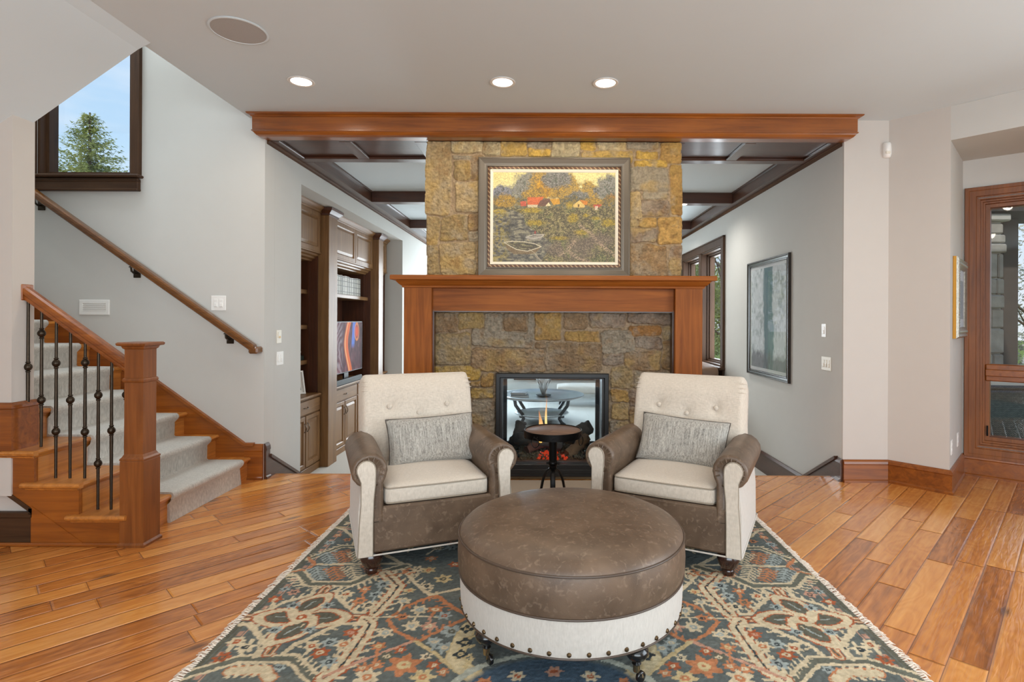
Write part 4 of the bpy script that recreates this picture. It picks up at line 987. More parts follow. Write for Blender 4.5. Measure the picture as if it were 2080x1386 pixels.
def mixc(img, m, c): m = np.clip(m, 0, 1)[..., None]; return img*(1-m) + S(c)*m
def poly_mask(X, Y, P):
    ins = np.zeros(X.shape, bool); n = len(P); j = n-1
    for i in range(n):
        xi, yi = P[i]; xj, yj = P[j]
        c = ((yi > Y) != (yj > Y)) & (X < (xj-xi)*(Y-yi)/((yj-yi) if yj != yi else 1e-9) + xi)
        ins ^= c; j = i
    return ins.astype(float)
def seg_dist(X, Y, P):
    best = np.full(X.shape, 1e9)
    for (x0_, y0_), (x1_, y1_) in zip(P[:-1], P[1:]):
        dx, dy = x1_-x0_, y1_-y0_; l = dx*dx+dy*dy + 1e-12
        t_ = np.clip(((X-x0_)*dx + (Y-y0_)*dy)/l, 0, 1)
        best = np.minimum(best, np.hypot(X-x0_-t_*dx, Y-y0_-t_*dy))
    return best
def painting():
    # coordinates of the detail view: x 200..1475, y 250..1190
    nx, ny = 420, 310
    U, V = np.meshgrid(np.linspace(200, 1475, nx), np.linspace(1190, 250, ny))
    n1 = fbm(U/90, V/90, 5, 1); n2 = fbm(U/22, V/22, 4, 2); n3 = fbm(U/9, V/7, 3, 3); n4 = fbm(U/40, V/14, 4, 4)
    im = np.ones((ny, nx, 3))*S((226, 208, 136)); im = mixc(im, (V-250)/260*.6, (236, 224, 168))
    def blob(cx_, cy_, rx_, ry_, soft=.25, amt=.9):
        d = np.hypot((U-cx_)/rx_, (V-cy_)/ry_) + (n1-.5)*.7 + (n2-.5)*.5
        return np.clip((1-d)/soft, 0, 1)*amt
    def foliage(cx_, cy_, rx_, ry_, cs):
        nonlocal im
        m = blob(cx_, cy_, rx_, ry_)
        im = mixc(im, m, cs[0]); im = mixc(im, m*np.clip((n3-.5)*5, 0, 1), cs[1]); im = mixc(im, m*np.clip((n2-.56)*7, 0, 1), cs[2]); im = mixc(im, m*np.clip((.38-n3)*6, 0, 1), (60, 56, 48))
    G = [(112, 110, 104), (150, 146, 138), (96, 100, 84)]
    Yl = [(142, 116, 62), (204, 158, 56), (176, 140, 60)]
    foliage(300, 500, 130, 150, [(108, 108, 118), (140, 140, 150), (86, 90, 84)])
    foliage(560, 430, 190, 220, G); foliage(790, 380, 210, 200, Yl); foliage(730, 440, 90, 110, [(176, 130, 40), (226, 168, 44), (140, 110, 60)])
    foliage(960, 430, 170, 190, Yl); foliage(860, 320, 150, 130, G); foliage(1210, 470, 130, 150, Yl); foliage(1400, 430, 160, 190, G); foliage(1100, 540, 160, 110, G); foliage(320, 560, 110, 90, Yl); foliage(1420, 560, 110, 100, [(150, 116, 60), (196, 140, 60), (110, 104, 74)])
    bk = np.clip((V - 500 - (n1-.5)*120)/30, 0, 1); im = mixc(im, bk*.92, (92, 88, 66)); im = mixc(im, bk*np.clip((n2-.5)*6, 0, .9), (150, 124, 62)); im = mixc(im, bk*np.clip((n3-.55)*6, 0, .8), (130, 128, 112))
    for a_ in ((330, 560, 130, 70), (620, 480, 130, 60), (1250, 560, 120, 60)): foliage(*a_, Yl)
    # ground and water
    gr_ = np.clip((V - 615 - (n1-.5)*60)/18, 0, 1); im = mixc(im, gr_, (96, 88, 62)); im = mixc(im, gr_*np.clip((n2-.5)*6, 0, .9), (142, 130, 84)); im = mixc(im, gr_*np.clip((n1-.55)*5, 0, .6), (116, 120, 70)); im = mixc(im, gr_*np.clip((n3-.6)*8, 0, .8), (176, 156, 112)); im = mixc(im, gr_*np.clip((.42-n3)*6, 0, .8), (66, 62, 50))
    wat = poly_mask(U, V, [(200, 640), (400, 640), (520, 700), (540, 800), (700, 900), (820, 1000), (700, 1190), (200, 1190)])
    im = mixc(im, wat*.85, (98, 94, 86)); im = mixc(im, wat*np.clip((n4-.5)*7, 0, .9), (150, 142, 116)); im = mixc(im, wat*np.clip((.42-n4)*6, 0, .8), (66, 64, 58))
    im = mixc(im, wat*np.clip((400-U)/200, 0, .55)*np.clip((n2-.42)*5, 0, 1), (172, 150, 62))
    for a in ((600, 650, 150, 34), (250, 660, 110, 26), (640, 780, 130, 40), (1030, 730, 60, 60), (1000, 600, 50, 50), (1270, 730, 60, 26), (1400, 780, 90, 50), (1170, 700, 40, 24), (900, 940, 120, 26), (1130, 880, 90, 40)):
        im = mixc(im, blob(*a, soft=.5, amt=.85)*(0.35+.65*np.clip((n3-.4)*5, 0, 1)), (188, 158, 44))
    for a in ((1100, 1040, 240, 160), (850, 1040, 120, 100), (1300, 950, 200, 90)):
        m = blob(*a, soft=.6, amt=.8); im = mixc(im, m, (106, 92, 76)); im = mixc(im, m*np.clip((n3-.5)*6, 0, .8), (158, 138, 112))
    for P in ([(1100, 800), (1230, 900), (1330, 1010), (1475, 1120)], [(1000, 1090), (1100, 1150), (1200, 1190)], [(900, 1120), (960, 1080), (1060, 960)]):
        im = mixc(im, np.clip((26-seg_dist(U, V, P))/26, 0, .8)*np.clip((n3-.35)*4, 0, 1), (186, 158, 128))
    # cottages
    for P, c in (([(485, 555), (545, 552), (548, 604), (487, 606)], (206, 96, 70)), ([(560, 510), (730, 508), (700, 560), (690, 588), (556, 592)], (216, 108, 62)), ([(558, 590), (668, 588), (664, 616), (560, 616)], (216, 196, 156)),
                 ([(690, 545), (790, 520), (800, 560), (740, 604), (660, 606)], (112, 80, 66)), ([(745, 604), (780, 562), (800, 600)], (230, 210, 160)), ([(790, 530), (890, 522), (900, 580), (830, 590)], (206, 150, 50)),
                 ([(1035, 590), (1100, 540), (1160, 600), (1150, 618), (1040, 618)], (226, 190, 110)), ([(1100, 534), (1190, 550), (1180, 588), (1150, 590)], (214, 132, 50)), ([(1085, 584), (1100, 584), (1100, 610), (1085, 610)], (90, 60, 40)),
                 ([(1240, 586), (1340, 582), (1310, 610), (1265, 632)], (190, 84, 66)), ([(1262, 600), (1295, 600), (1290, 640), (1265, 640)], (220, 200, 170))):
        im = mixc(im, poly_mask(U, V, P)*(.8+.2*n3), c)
    # boats
    hull = [(318, 985), (400, 975), (520, 978), (640, 1000), (705, 1030), (560, 1078), (450, 1060), (380, 1025), (318, 985)]
    im = mixc(im, poly_mask(U, V, [(318, 985), (705, 1030), (640, 1100), (560, 1110), (420, 1110), (350, 1060)])*.8, (128, 104, 70))
    im = mixc(im, poly_mask(U, V, hull)*.9, (84, 78, 62)); im = mixc(im, poly_mask(U, V, hull)*np.clip((n4-.5)*7, 0, .8), (150, 140, 100))
    im = mixc(im, np.clip((6-seg_dist(U, V, hull))/4, 0, .95), (214, 200, 168))
    h2 = [(540, 930), (620, 905), (738, 900), (700, 930), (620, 945), (540, 930)]
    im = mixc(im, poly_mask(U, V, [(540, 930), (738, 900), (700, 960), (560, 965)])*.85, (150, 142, 128)); im = mixc(im, np.clip((5-seg_dist(U, V, h2))/3, 0, .9), (206, 196, 176))
    im = mixc(im, np.clip((4-seg_dist(U, V, [(575, 1050), (640, 1100), (700, 1175)]))/3, 0, .9), (196, 182, 150))
    im = mixc(im, np.clip((12-seg_dist(U, V, [(650, 1130), (700, 1175)]))/4, 0, .7), (160, 146, 120))
    for x in (495, 515, 735, 770, 780): im = mixc(im, np.clip((4-seg_dist(U, V, [(x, 905), (x, 975)]))/3, 0, .8), (74, 66, 56))
    im = mixc(im, np.clip((12-np.hypot(U-640, (V-880)*.6))/6, 0, .9), (176, 84, 70))
    n5 = fbm(U/5, V/4, 2, 9); im = im*(0.38 + .98*n5[..., None])
    w_, h_ = PW-.246, PH-.246
    X, Z = np.meshgrid(np.linspace(pcx-w_/2, pcx+w_/2, nx), np.linspace(pcz-h_/2, pcz+h_/2, ny))
    Y = np.full(X.shape, 4.714) - .0012*n3
    return grid_mesh('canvas', X, Y, Z, im, vcol('oil_paint', .45, .0, 300, 0, .4), pt)
painting()

# ============================================================ ARMCHAIRS
def arm(t, s):
    """rolled leather arm on side s (+1 right, -1 left), local chair coordinates"""
    def sec(ins):
        r = .093 - ins; c = (.362, .568)
        P = [(.290 + ins, .30), (.290 + ins, .50)]
        for k in range(15):
            a = math.radians(205 - k*(205+118)/14)
            P.append((c[0] + r*math.cos(a), c[1] + r*math.sin(a)*.98))
        P += [(.345 + .02, .47), (.352, .30)]
        return P
    mb = MB(); lo = []
    for y, ins in ((.012, .034), (.004, .024), (.002, .014), (.006, .006), (.016, .0015), (.03, 0), (.25, 0), (.5, 0), (.64, 0), (.665, .008), (.675, .03)):
        lo.append([(s*x, y, z) for x, z in sec(ins)])
    mb.loft(lo)
    a = mb.build('arm', M_LEATH, t, smooth=True, ang=60, local=True)
    # gathered pleats on the roll front
    mb = MB()
    for k in range(11):
        an = math.radians(200 - k*23); r0, r1 = .052, .088
        mb.tube([(s*(.362 + r0*math.cos(an)), -.001, .568 + r0*math.sin(an)), (s*(.362 + (r0+r1)/2*math.cos(an)), .001, .568 + (r0+r1)/2*math.sin(an)), (s*(.362 + r1*math.cos(an)), .014, .568 + r1*math.sin(an))], [.003, .0035, .001], 6)
    mb.build('pleats', M_LEATH, a, smooth=True, local=True)
    # linen front panel with cord
    hc = (.380, .578); hr = .046
    P = [(.346, .128), (.346, .30), (.343, .42), (.335, .50), (.333, .56)]
    for k in range(11):
        an = math.radians(172 - k*20.5); P.append((hc[0] + hr*math.cos(an), hc[1] + hr*math.sin(an)*1.02))
    P += [(.404, .515), (.404, .40), (.412, .30), (.420, .128)]
    n = len(P); mb = MB()
    mb.loft([[(s*x, .012, z) for x, z in P], [(s*x, -.004, z) for x, z in P], [(s*(x + (.378-x)*.06), -.010, z + (.4-z)*.012) for x, z in P]])
    p_ = mb.build('arm_panel', M_LINEN, a, smooth=True, ang=50, local=True)
    mb = MB(); mb.tube([(s*x, -.005, z) for x, z in P], .0035, 6, True); mb.build('piping', M_PIPE, p_, smooth=True, local=True)
    # linen outside panel
    mb = MB(); O = [(.398, .128), (.420, .128), (.418, .35), (.405, .50), (.385, .52), (.375, .45)]
    mb.loft([[(s*x, y, z) for x, z in O] for y in (.008, .35, .70)]); mb.build('outside_panel', M_LINENW, t, smooth=True, ang=40, local=True)

def back_part(t):
    prof = [(.575, .36), (.580, .45), (.592, .56), (.610, .67), (.634, .78), (.664, .88), (.694, .945), (.728, .985), (.765, .998), (.800, .985), (.822, .95), (.822, .88), (.800, .75), (.775, .55), (.760, .36)]
    # finer profile
    P = [Vector(p) for p in prof]; Q = []
    for i in range(len(P)-1):
        for k in range(4):
            f = k/4; a, b = P[i], P[i+1]
            p0 = P[max(i-1, 0)]; p3 = P[min(i+2, len(P)-1)]
            Q.append(.5*((2*a) + (-p0+b)*f + (2*p0-5*a+4*b-p3)*f*f + (-p0+3*a-3*b+p3)*f**3))
    Q.append(P[-1]); nq = len(Q)
    mb = MB(); lo = []; nu = 44
    btn = [(-.185, .800), (0.0, .755), (.185, .800)]
    for j in range(nu+1):
        u = -1 + 2*j/nu; us = math.copysign(1-(1-abs(u))**1.0, u)
        loop = []
        e = max(0, (abs(us)-.90)/.10)
        sh = 1 - math.sqrt(max(0, 1-e*e))      # rounding at the side edge
        for q in Q:
            y, z = q
            hw = .366 - .012*max(0, (z-.9)/.1)
            cyy, czz = .70 + (z-.6)*.25, z
            yy = y + (cyy - y)*sh*.75
            zz = z - sh*.035*max(0, min(1, (z-.90)/.09))
            x = us*hw
            # soft crown and button dimples on the front face
            if y < .735 and z < .985:
                yy -= .016*(1-us*us)*min(1, max(0, (z-.40)/.2))*min(1, (1-z)/.1)
                for bx, bz in btn:
                    d = math.hypot(x-bx, (z-bz)*1.0); yy += .024*math.exp(-(d/.026)**2) + .014*math.exp(-(d/.10)**2)
            loop.append((x, yy, zz))
        lo.append(loop)
    mb.loft(lo, True, True)
    b = mb.build('backrest', M_LINEN, t, smooth=True, ang=180, local=True)
    for bx, bz in btn:
        m = MB(); y = .640 if bz > .78 else .628
        y = .580 + (bz-.45)*.195 - .002 + .006
        M = Matrix.Translation((bx, y, bz)) @ Euler((math.radians(90-14), 0, 0)).to_matrix().to_4x4()
        m.lathe([(.0005, .016), (.008, .0145), (.014, .010), (.0155, .004), (.014, -.004)], (0, 0, 0), 14, M)
        m.build('button', M_LINEN, b, smooth=True, local=True)
    for s in (-1, 1):
        m = MB()
        for k in range(3):
            z = .90 + k*.028
            m.tube([(s*.365, .70+k*.018, z), (s*.340, .672+k*.012, z+.006), (s*.315, .664+k*.01, z+.004)], [.001, .004, .001], 6)
        m.build('pleats', M_LINEN, b, smooth=True, local=True)

def make_chair(label):
    t = thing('armchair', label, 'armchair', (0, 0, 0), 0, 'tufted armchairs by the fireplace')
    mb = MB(); mb.bbox(-.350, .350, .006, .70, .135, .375, .012); mb.build('base', M_LEATH, t, smooth=True, ang=30, local=True)
    mb = MB(); mb.bbox(-.40, .40, .70, .80, .135, .55, .02); mb.bbox(-.36, .36, .76, .815, .40, .90, .02); mb.build('outside_back', M_LINENW, t, local=True, smooth=True, ang=30)
    P = [(-.424, 0, .131), (.424, 0, .131), (.424, .78, .131), (-.424, .78, .131)]
    mb = MB(); mb.tube([(-.422, .02, .131), (-.418, -.004, .131), (-.2, -.004, .131), (.2, -.004, .131), (.418, -.004, .131), (.422, .02, .131), (.422, .75, .131), (.40, .80, .131), (-.40, .80, .131), (-.422, .75, .131)], .0045, 6, True)
    mb.build('welt', M_LINENW, t, smooth=True, local=True)
    for s in (-1, 1): arm(t, s)
    back_part(t)
    v, f = rbox(.572, .58, .104, .030, 14, (.002, .004, .022), Matrix.Translation((0, .305, .424)))
    mb = MB(); mb.add(v, f); sc = mb.build('seat_cushion', M_LINEN, t, smooth=True, ang=180, local=True)
    mb = MB()
    for z in (.463, .386):
        mb.tube([(-.270, .55, z), (-.281, .40, z), (-.281, .045, z), (-.272, .024, z), (-.255, .017, z), (0, .012, z), (.255, .017, z), (.272, .024, z), (.281, .045, z), (.281, .40, z), (.270, .55, z)], .0042, 6)
    mb.build('piping', M_PIPE, sc, smooth=True, local=True)
    for x, y in ((-.345, .07), (.345, .07), (-.34, .74), (.34, .74)):
        mb = MB(); mb.lathe([(.030, 0.0), (.032, .012), (.034, .020), (.030, .028), (.036, .036), (.048, .050), (.058, .075), (.058, .095), (.050, .112), (.044, .122), (.040, .134)], (x, y, .0135), 24)
        mb.build('foot', M_BUN, t, smooth=True, ang=45, local=True)
    return t
def copy_tree(o, parent=None):
    c = o.copy(); COL.objects.link(c); c.parent = parent
    for ch in o.children: copy_tree(ch, c)
    return c
ch = make_chair('cream linen armchair with brown leather arms, left of the small round table')
FL = Vector((-.571, 3.02, 0)); ch.location = FL; ch.rotation_euler.z = math.radians(22.5)
ch2 = copy_tree(ch); ch2['label'] = 'cream linen armchair with brown leather arms, right of the small round table'
ch2.location = (.640, 3.045, 0); ch2.rotation_euler.z = math.radians(-26.5)

# lumbar pillows
def pillow(w, h, t_):
    mb = MB(); n, m = 30, 20; top = []; bot = []
    for sgn in (1, -1):
        for j in range(m+1):
            for i in range(n+1):
                u = -1+2*i/n; v = -1+2*j/m
                k = (1-abs(u)**2.6)*(1-abs(v)**2.6)
                th = t_/2*max(0, k)**.42
                pin = 1 - .055*(1-abs(u)**2)*abs(v)**3; pin2 = 1 - .05*(1-abs(v)**2)*abs(u)**3
                wr = .004*math.sin(9*u+3*v)*abs(v)**2 + .003*math.sin(14*v-5*u)
                mb.v.append((u*w/2*pin2, sgn*(th) + wr*.5, v*h/2*pin))
    W1 = n+1; off = (n+1)*(m+1)
    for j in range(m):
        for i in range(n):
            a = j*W1+i; mb.f.append((a, a+1, a+1+W1, a+W1)); mb.f.append((off+a, off+a+W1, off+a+1+W1, off+a+1)); mb.m += [0, 0]
    ed = [(-1+2*i/n, -1) for i in range(n)] + [(1, -1+2*j/m) for j in range(m)] + [(1-2*i/n, 1) for i in range(n)] + [(-1, 1-2*j/m) for j in range(m)]
    ep = [(u*w/2*(1-.05*(1-abs(v)**2)*abs(u)**3), 0.0005*math.sin(9*u), v*h/2*(1-.055*(1-abs(u)**2)*abs(v)**3)) for u, v in ed]
    return mb, ep
def place_pillow(lab, chair, off, rot, tiltx=-24):
    mb, ep = pillow(.545, .300, .14)
    o = mb.build('lumbar_pillow', M_PILL, None, smooth=True, ang=180)
    tag(o, lab, 'pillow', 'striped lumbar pillows on the armchairs')
    e2 = MB(); e2.tube(ep, .0038, 6, True); c = e2.build('cord_edge', plain('dark_cord', (84, 76, 68), .8), o, smooth=True)
    M = Matrix.Translation(chair.location) @ Euler((0, 0, chair.rotation_euler.z)).to_matrix().to_4x4() @ Matrix.Translation(off) @ Euler((math.radians(tiltx), math.radians(rot), 0)).to_matrix().to_4x4()
    o.matrix_world = M
    return o
place_pillow('grey striped lumbar pillow on the left armchair, its right end tilted up', ch, (.052, .475, .607), -1.5)
place_pillow('grey striped lumbar pillow on the right armchair, slumped to the right', ch2, (.010, .475, .608), 3.0)

# ============================================================ OTTOMAN
t = thing('ottoman', 'large round ottoman with brown leather top, cream linen band and nailheads', 'ottoman', (.116, 2.43, 0))
OR_ = .482
mb = MB(); prof = [(OR_-.004, .302), (OR_+.004, .33), (OR_+.006, .38), (OR_+.003, .43), (OR_-.002, .452)]
mb.lathe(prof, (.116, 2.43, 0), 96, cap=False); mb.build('leather_band', M_LEATH, t, smooth=True, ang=180)
mb = MB(); prof = [(OR_-.002, .452), (OR_-.004, .462), (OR_-.022, .482), (OR_-.055, .498), (OR_-.11, .511), (OR_-.20, .520), (.16, .526), (.06, .528), (.0005, .5285)]
mb.lathe(prof, (.116, 2.43, 0), 96, cap=False); mb.build('top_cushion', M_LEATH, t, smooth=True, ang=180)
mb = MB(); mb.lathe([(.30, .158), (OR_-.012, .160), (OR_-.008, .18), (OR_-.005, .24), (OR_-.004, .302)], (.116, 2.43, 0), 96); mb.build('linen_band', M_LINENW, t, smooth=True, ang=60)
def ring(r, z, rr, m, nm, par):
    mb = MB(); mb.tube([(.116 + r*math.cos(2*PI*k/96), 2.43 + r*math.sin(2*PI*k/96), z) for k in range(96)], rr, 8, True); return mb.build(nm, m, par, smooth=True)
ring(OR_, .455, .0048, M_PIPEL, 'piping', t); ring(OR_-.002, .303, .0048, M_PIPEL, 'piping', t); ring(OR_-.012, .160, .0045, M_PIPEL, 'piping', t)
for k in range(42):
    a = 2*PI*k/42 + .02; d = Vector((math.cos(a), math.sin(a), 0)); r = OR_ - .0085
    M = Matrix.Translation(Vector((.116, 2.43, .178)) + d*r) @ d.to_track_quat('Z', 'Y').to_matrix().to_4x4()
    mb = MB(); mb.lathe([(.0088, 0), (.0085, .003), (.006, .0065), (.0005, .008)], (0, 0, 0), 12, M); mb.build('nailhead', M_NAIL, t, smooth=True)
for an in (217, 303, 37, 123):
    a = math.radians(an); x, y = .116 + .425*math.cos(a), 2.43 + .425*math.sin(a)
    mb = MB(); mb.lathe([(.012, .055), (.013, .075), (.018, .080), (.012, .086), (.016, .094), (.034, .102), (.045, .120), (.044, .134), (.030, .146), (.040, .152), (.042, .162)], (x, y, 0), 24)
    lg = mb.build('leg', M_BLK, t, smooth=True, ang=50)
    mb = MB(); mb.lathe([(.013, .050), (.014, .078), (.010, .08)], (x, y, 0), 16); mb.tube([(x, y, .055), (x+.018, y-.010, .045), (x+.020, y-.012, .034)], .006, 8)
    wx, wy = x+.014, y-.008
    for s in (-1, 1):
        mb.tube([(wx + s*.010, wy, .052), (wx + s*.011, wy, .034)], .003, 6)
    mb.build('caster_fork', M_BRASS, lg, smooth=True)
    M = Matrix.Translation((wx, wy, .0345)) @ Euler((0, math.radians(90), math.radians(an))).to_matrix().to_4x4()
    mb = MB(); mb.lathe([(.006, -.009), (.017, -.008), (.0205, -.005), (.0205, .005), (.017, .008), (.006, .009)], (0, 0, 0), 20, M); mb.build('caster_wheel', M_BLK, lg, smooth=True, ang=50)

# ============================================================ SMALL IRON SIDE TABLE
tx, ty = .058, 3.78
t = thing('side_table', 'small round wood-topped iron pedestal table between the armchairs', 'table', (tx, ty, 0))
mb = MB(); mb.lathe([(.001, .603), (.190, .603), (.190, .6095), (.188, .611), (.001, .611)], (tx, ty, 0), 48)
def plank_top():
    m, tr, p = newmat('grey_plank_top'); nd = tr.nodes; lk = tr.links
    tc = nd.new('ShaderNodeTexCoord'); mp_ = nd.new('ShaderNodeMapping'); mp_.inputs['Rotation'].default_value = (0, 0, math.radians(25)); lk.new(tc.outputs['Object'], mp_.inputs[0])
    br = nd.new('ShaderNodeTexBrick'); br.inputs['Scale'].default_value = 1; br.inputs['Brick Width'].default_value = 2.0; br.inputs['Row Height'].default_value = .07; br.inputs['Mortar Size'].default_value = .0015
    br.inputs['Color1'].default_value = rgb(128, 100, 84); br.inputs['Color2'].default_value = rgb(108, 84, 70); br.inputs['Mortar'].default_value = rgb(50, 38, 32); lk.new(mp_.outputs[0], br.inputs[0])
    m2 = nd.new('ShaderNodeMapping'); m2.inputs['Scale'].default_value = (4, 60, 4); lk.new(mp_.outputs[0], m2.inputs[0])
    n = nd.new('ShaderNodeTexNoise'); n.inputs['Scale'].default_value = 1.5; n.inputs['Detail'].default_value = 6; lk.new(m2.outputs[0], n.inputs['Vector'])
    mr = nd.new('ShaderNodeMapRange'); mr.inputs['To Min'].default_value = .6; mr.inputs['To Max'].default_value = 1.4; lk.new(n.outputs[0], mr.inputs['Value'])
    mx_ = nd.new('ShaderNodeMixRGB'); mx_.blend_type = 'MULTIPLY'; mx_.inputs[0].default_value = 1; lk.new(br.outputs[0], mx_.inputs[1]); lk.new(mr.outputs[0], mx_.inputs[2]); lk.new(mx_.outputs[0], p.inputs['Base Color'])
    setp(p, 'Roughness', .5); return m
mb.build('table_top', plank_top(), t, smooth=True, ang=40)
mb = MB(); mb.lathe([(.190, .570), (.198, .570), (.1985, .614), (.196, .616), (.190, .614)], (tx, ty, 0), 48, cap=False); mb.lathe([(.001, .570), (.190, .570), (.190, .574), (.001, .574)], (tx, ty, 0), 48)
rim = mb.build('iron_rim', M_IRON, t, smooth=True, ang=40)
for an in (236, 330, 60, 150):
    a = math.radians(an); d = Vector((math.cos(a), math.sin(a), 0)); w_ = Vector((-d.y, d.x, 0)); c = Vector((tx, ty, .590)) + d*.200
    mb = MB(); mb.tube([c + w_*.012 + Vector((0, 0, .006)), c + w_*.010 + d*.012, c - w_*.010 + d*.012, c - w_*.012 + Vector((0, 0, .006))], .004, 6)
    cc = c + d*.012 - Vector((0, 0, .030))
    mb.tube([cc + w_*(.030*math.cos(q*PI/12)) + Vector((0, 0, .030*math.sin(q*PI/12))) for q in range(24)], .0030, 6, True)
    mb.build('ring_handle', M_IRON, rim, smooth=True)
mb = MB(); mb.lathe([(.060, .570), (.045, .560), (.030, .548), (.0275, .52), (.0275, .40), (.032, .395), (.034, .385), (.032, .375), (.026, .370), (.026, .345), (.018, .335)], (tx, ty, 0), 24)
for s in (-1, 1):
    M = Matrix.Translation((tx + s*.036, ty-.004, .385)) @ Euler((0, math.radians(90), 0)).to_matrix().to_4x4(); mb.lathe([(.001, .010), (.008, .008), (.009, -.008)], (0, 0, 0), 10, M)
mb.build('pedestal', M_IRON, t, smooth=True, ang=40)
for an in (200, 340, 90, 270):
    a = math.radians(an); d = Vector((math.cos(a), math.sin(a), 0))
    pts = []
    for k in range(17):
        f = k/16
        r = .012 + .070*math.sin(min(1, f*1.6)*PI/2) + (.085*max(0, f-.55)/.45 if f > .55 else 0)
        z = .350 - .345*f**1.7
        pts.append(Vector((tx, ty, z)) + d*r)
    mb = MB(); mb.tube(pts, .016, 8, flat=(.45, 1.0)); mb.build('leg', M_IRON, t, smooth=True)

# ============================================================ RUG
RX0, RX1, RY0, RY1 = -1.352, 1.432, .40, 4.03
def rug():
    cxm = .040; st = .0052
    nx = int((RX1-RX0)/st)+1; ny = int((RY1-1.85)/st)+1
    X, Y = np.meshgrid(np.linspace(RX0, RX1, nx), np.linspace(1.85, RY1, ny))
    jx = (fbm(X*30, Y*30, 2, 70)-.5)*.010; jy = (fbm(X*30+9, Y*30, 2, 71)-.5)*.010
    # work in the mirrored left half: (u, Y)
    U = cxm - np.abs(X - cxm) + jx; V = Y + jy
    # knotted edges step like a weave
    U = np.round(U/.006)*.006; V = np.round(V/.0055)*.0055
    ns = fbm(X*5, Y*9, 4, 72)[..., None]; ns2 = fbm(X*90, Y*90, 2, 73)[..., None]; abr = fbm(X*2.3, Y*16, 4, 74)[..., None]
    SL = (97, 103, 101); SL2 = (120, 122, 114); CR = (204, 188, 158); OR = (186, 126, 90); OR2 = (168, 96, 66); GR = (100, 98, 86); DK = (64, 70, 72); PK = (190, 146, 124); LB = (156, 164, 160); YE = (198, 178, 136)
    im = np.ones((*X.shape, 3))*S(SL); im = im*(1-.55*np.clip((abr-.42)*2.4, 0, 1)) + S(SL2)*.55*np.clip((abr-.42)*2.4, 0, 1)
    def W(p, s=3.355, ox=340, oy=1020):
        x, y = onf(p[0]/s+ox, p[1]/s+oy); return (x, y)
    def T(P): return [W(p) for p in P]
    def line(P, w, c, a=1.0, world=False):
        nonlocal im
        d = seg_dist(U, V, P if world else T(P)); im = mixc(im, (d < w/2)*a, c)
        return d
    def teeth(P, w, c, length=.035, pitch=.034, side=1, world=False):
        """comb of little teeth along a line"""
        nonlocal im
        Q = P if world else T(P)
        for (x0_, y0_), (x1_, y1_) in zip(Q[:-1], Q[1:]):
            dx, dy = x1_-x0_, y1_-y0_; Ln = math.hypot(dx, dy); dx /= Ln; dy /= Ln
            s_ = (U-x0_)*dx + (V-y0_)*dy; n_ = ((U-x0_)*-dy + (V-y0_)*dx)*side
            m = (s_ > 0) & (s_ < Ln) & (n_ > 0) & (n_ < length) & (((s_ + n_*.6) % pitch) < w)
            im = mixc(im, m*1.0, c)
    def flower(p, r, c, c2=None, n=6, world=False, ph=0.0):
        nonlocal im
        x, y = p if world else W(p)
        a = np.arctan2(V-y, U-x); d = np.hypot(U-x, V-y)
        rr = r*(.80 + .20*np.cos(n*a+ph))
        im = mixc(im, (d < rr*1.0)*1.0, c); im = mixc(im, (d < r*.36)*1.0, c2 or DK); im = mixc(im, (d < r*.12)*1.0, c)
    def leaf(p, L_, w, c, c2, ang):
        """feather leaf"""
        nonlocal im
        x, y = W(p); ca, sa = math.cos(ang), math.sin(ang)
        s_ = (U-x)*ca + (V-y)*sa; n_ = np.abs(-(U-x)*sa + (V-y)*ca)
        m = (s_ > -L_/2) & (s_ < L_/2) & (n_ < w*(1-.35*(s_+L_/2)/L_)) & (((s_ - n_*.8) % .030) < .016)
        im = mixc(im, m*1.0, c); im = mixc(im, ((s_ > -L_/2) & (s_ < L_/2) & (n_ < .004))*1.0, c2)
    # border guard
    for x, w_, c in ((RX0+.035, .010, GR), (RX0+.012, .02, GR), (RX0+.075, .006, PK)):
        m = np.abs(np.minimum(X-RX0, RX1-X) - (x-RX0)) < w_/2; im = mixc(im, m*1.0, c)
    m = (np.abs(np.minimum(X-RX0, RX1-X) - .055) < .012) & ((Y*14 % 1) < .5); im = mixc(im, m*.8, PK)
    def twin(P, w=.05, c=CR, core=(108, 109, 98)):
        line(P, w*.9, c); line(P, w*.44, core); 
    # angular vines
    twin([(860, 500), (900, 490), (970, 575), (1250, 575), (1400, 510), (1620, 450)], .075); teeth([(860, 500), (970, 585), (1250, 590), (1400, 520)], .014, CR, .06, .034, -1)
    twin([(0, 1240), (490, 1090), (860, 1088), (990, 1225), (1040, 1300)], .070); teeth([(860, 1080), (1000, 1230), (1050, 1320)], .012, CR, .055, .03, 1)
    line([(1000, 440), (1600, 435), (1480, 370)], .024, CR); twin([(970, 400), (1190, 315), (1330, 320), (1500, 330)], .050)
    teeth([(970, 395), (1190, 310), (1500, 322)], .012, CR, .03, .03, 1)
    line([(1160, 192), (1300, 205), (1400, 215)], .016, PK); line([(1150, 182), (1320, 190), (1460, 200)], .012, YE)
    line([(1150, 190), (1200, 200), (1290, 270), (1260, 305)], .022, CR); line([(1215, 165), (1320, 130), (1400, 60)], .022, CR); teeth([(1215, 165), (1320, 130), (1400, 60)], .012, CR, .04, .04, 1)
    line([(860, 490), (960, 470)], .016, OR); line([(960, 390), (1005, 440), (940, 480)], .020, OR)
    line([(1010, 590), (980, 650), (800, 700), (700, 750), (600, 775)], .024, CR); teeth([(980, 650), (800, 700), (700, 750)], .014, CR, .04, .045, -1)
    line([(1180, 600), (1140, 650), (1280, 770), (1400, 775)], .024, CR); teeth([(1140, 650), (1280, 770)], .014, CR, .04, .04, 1)
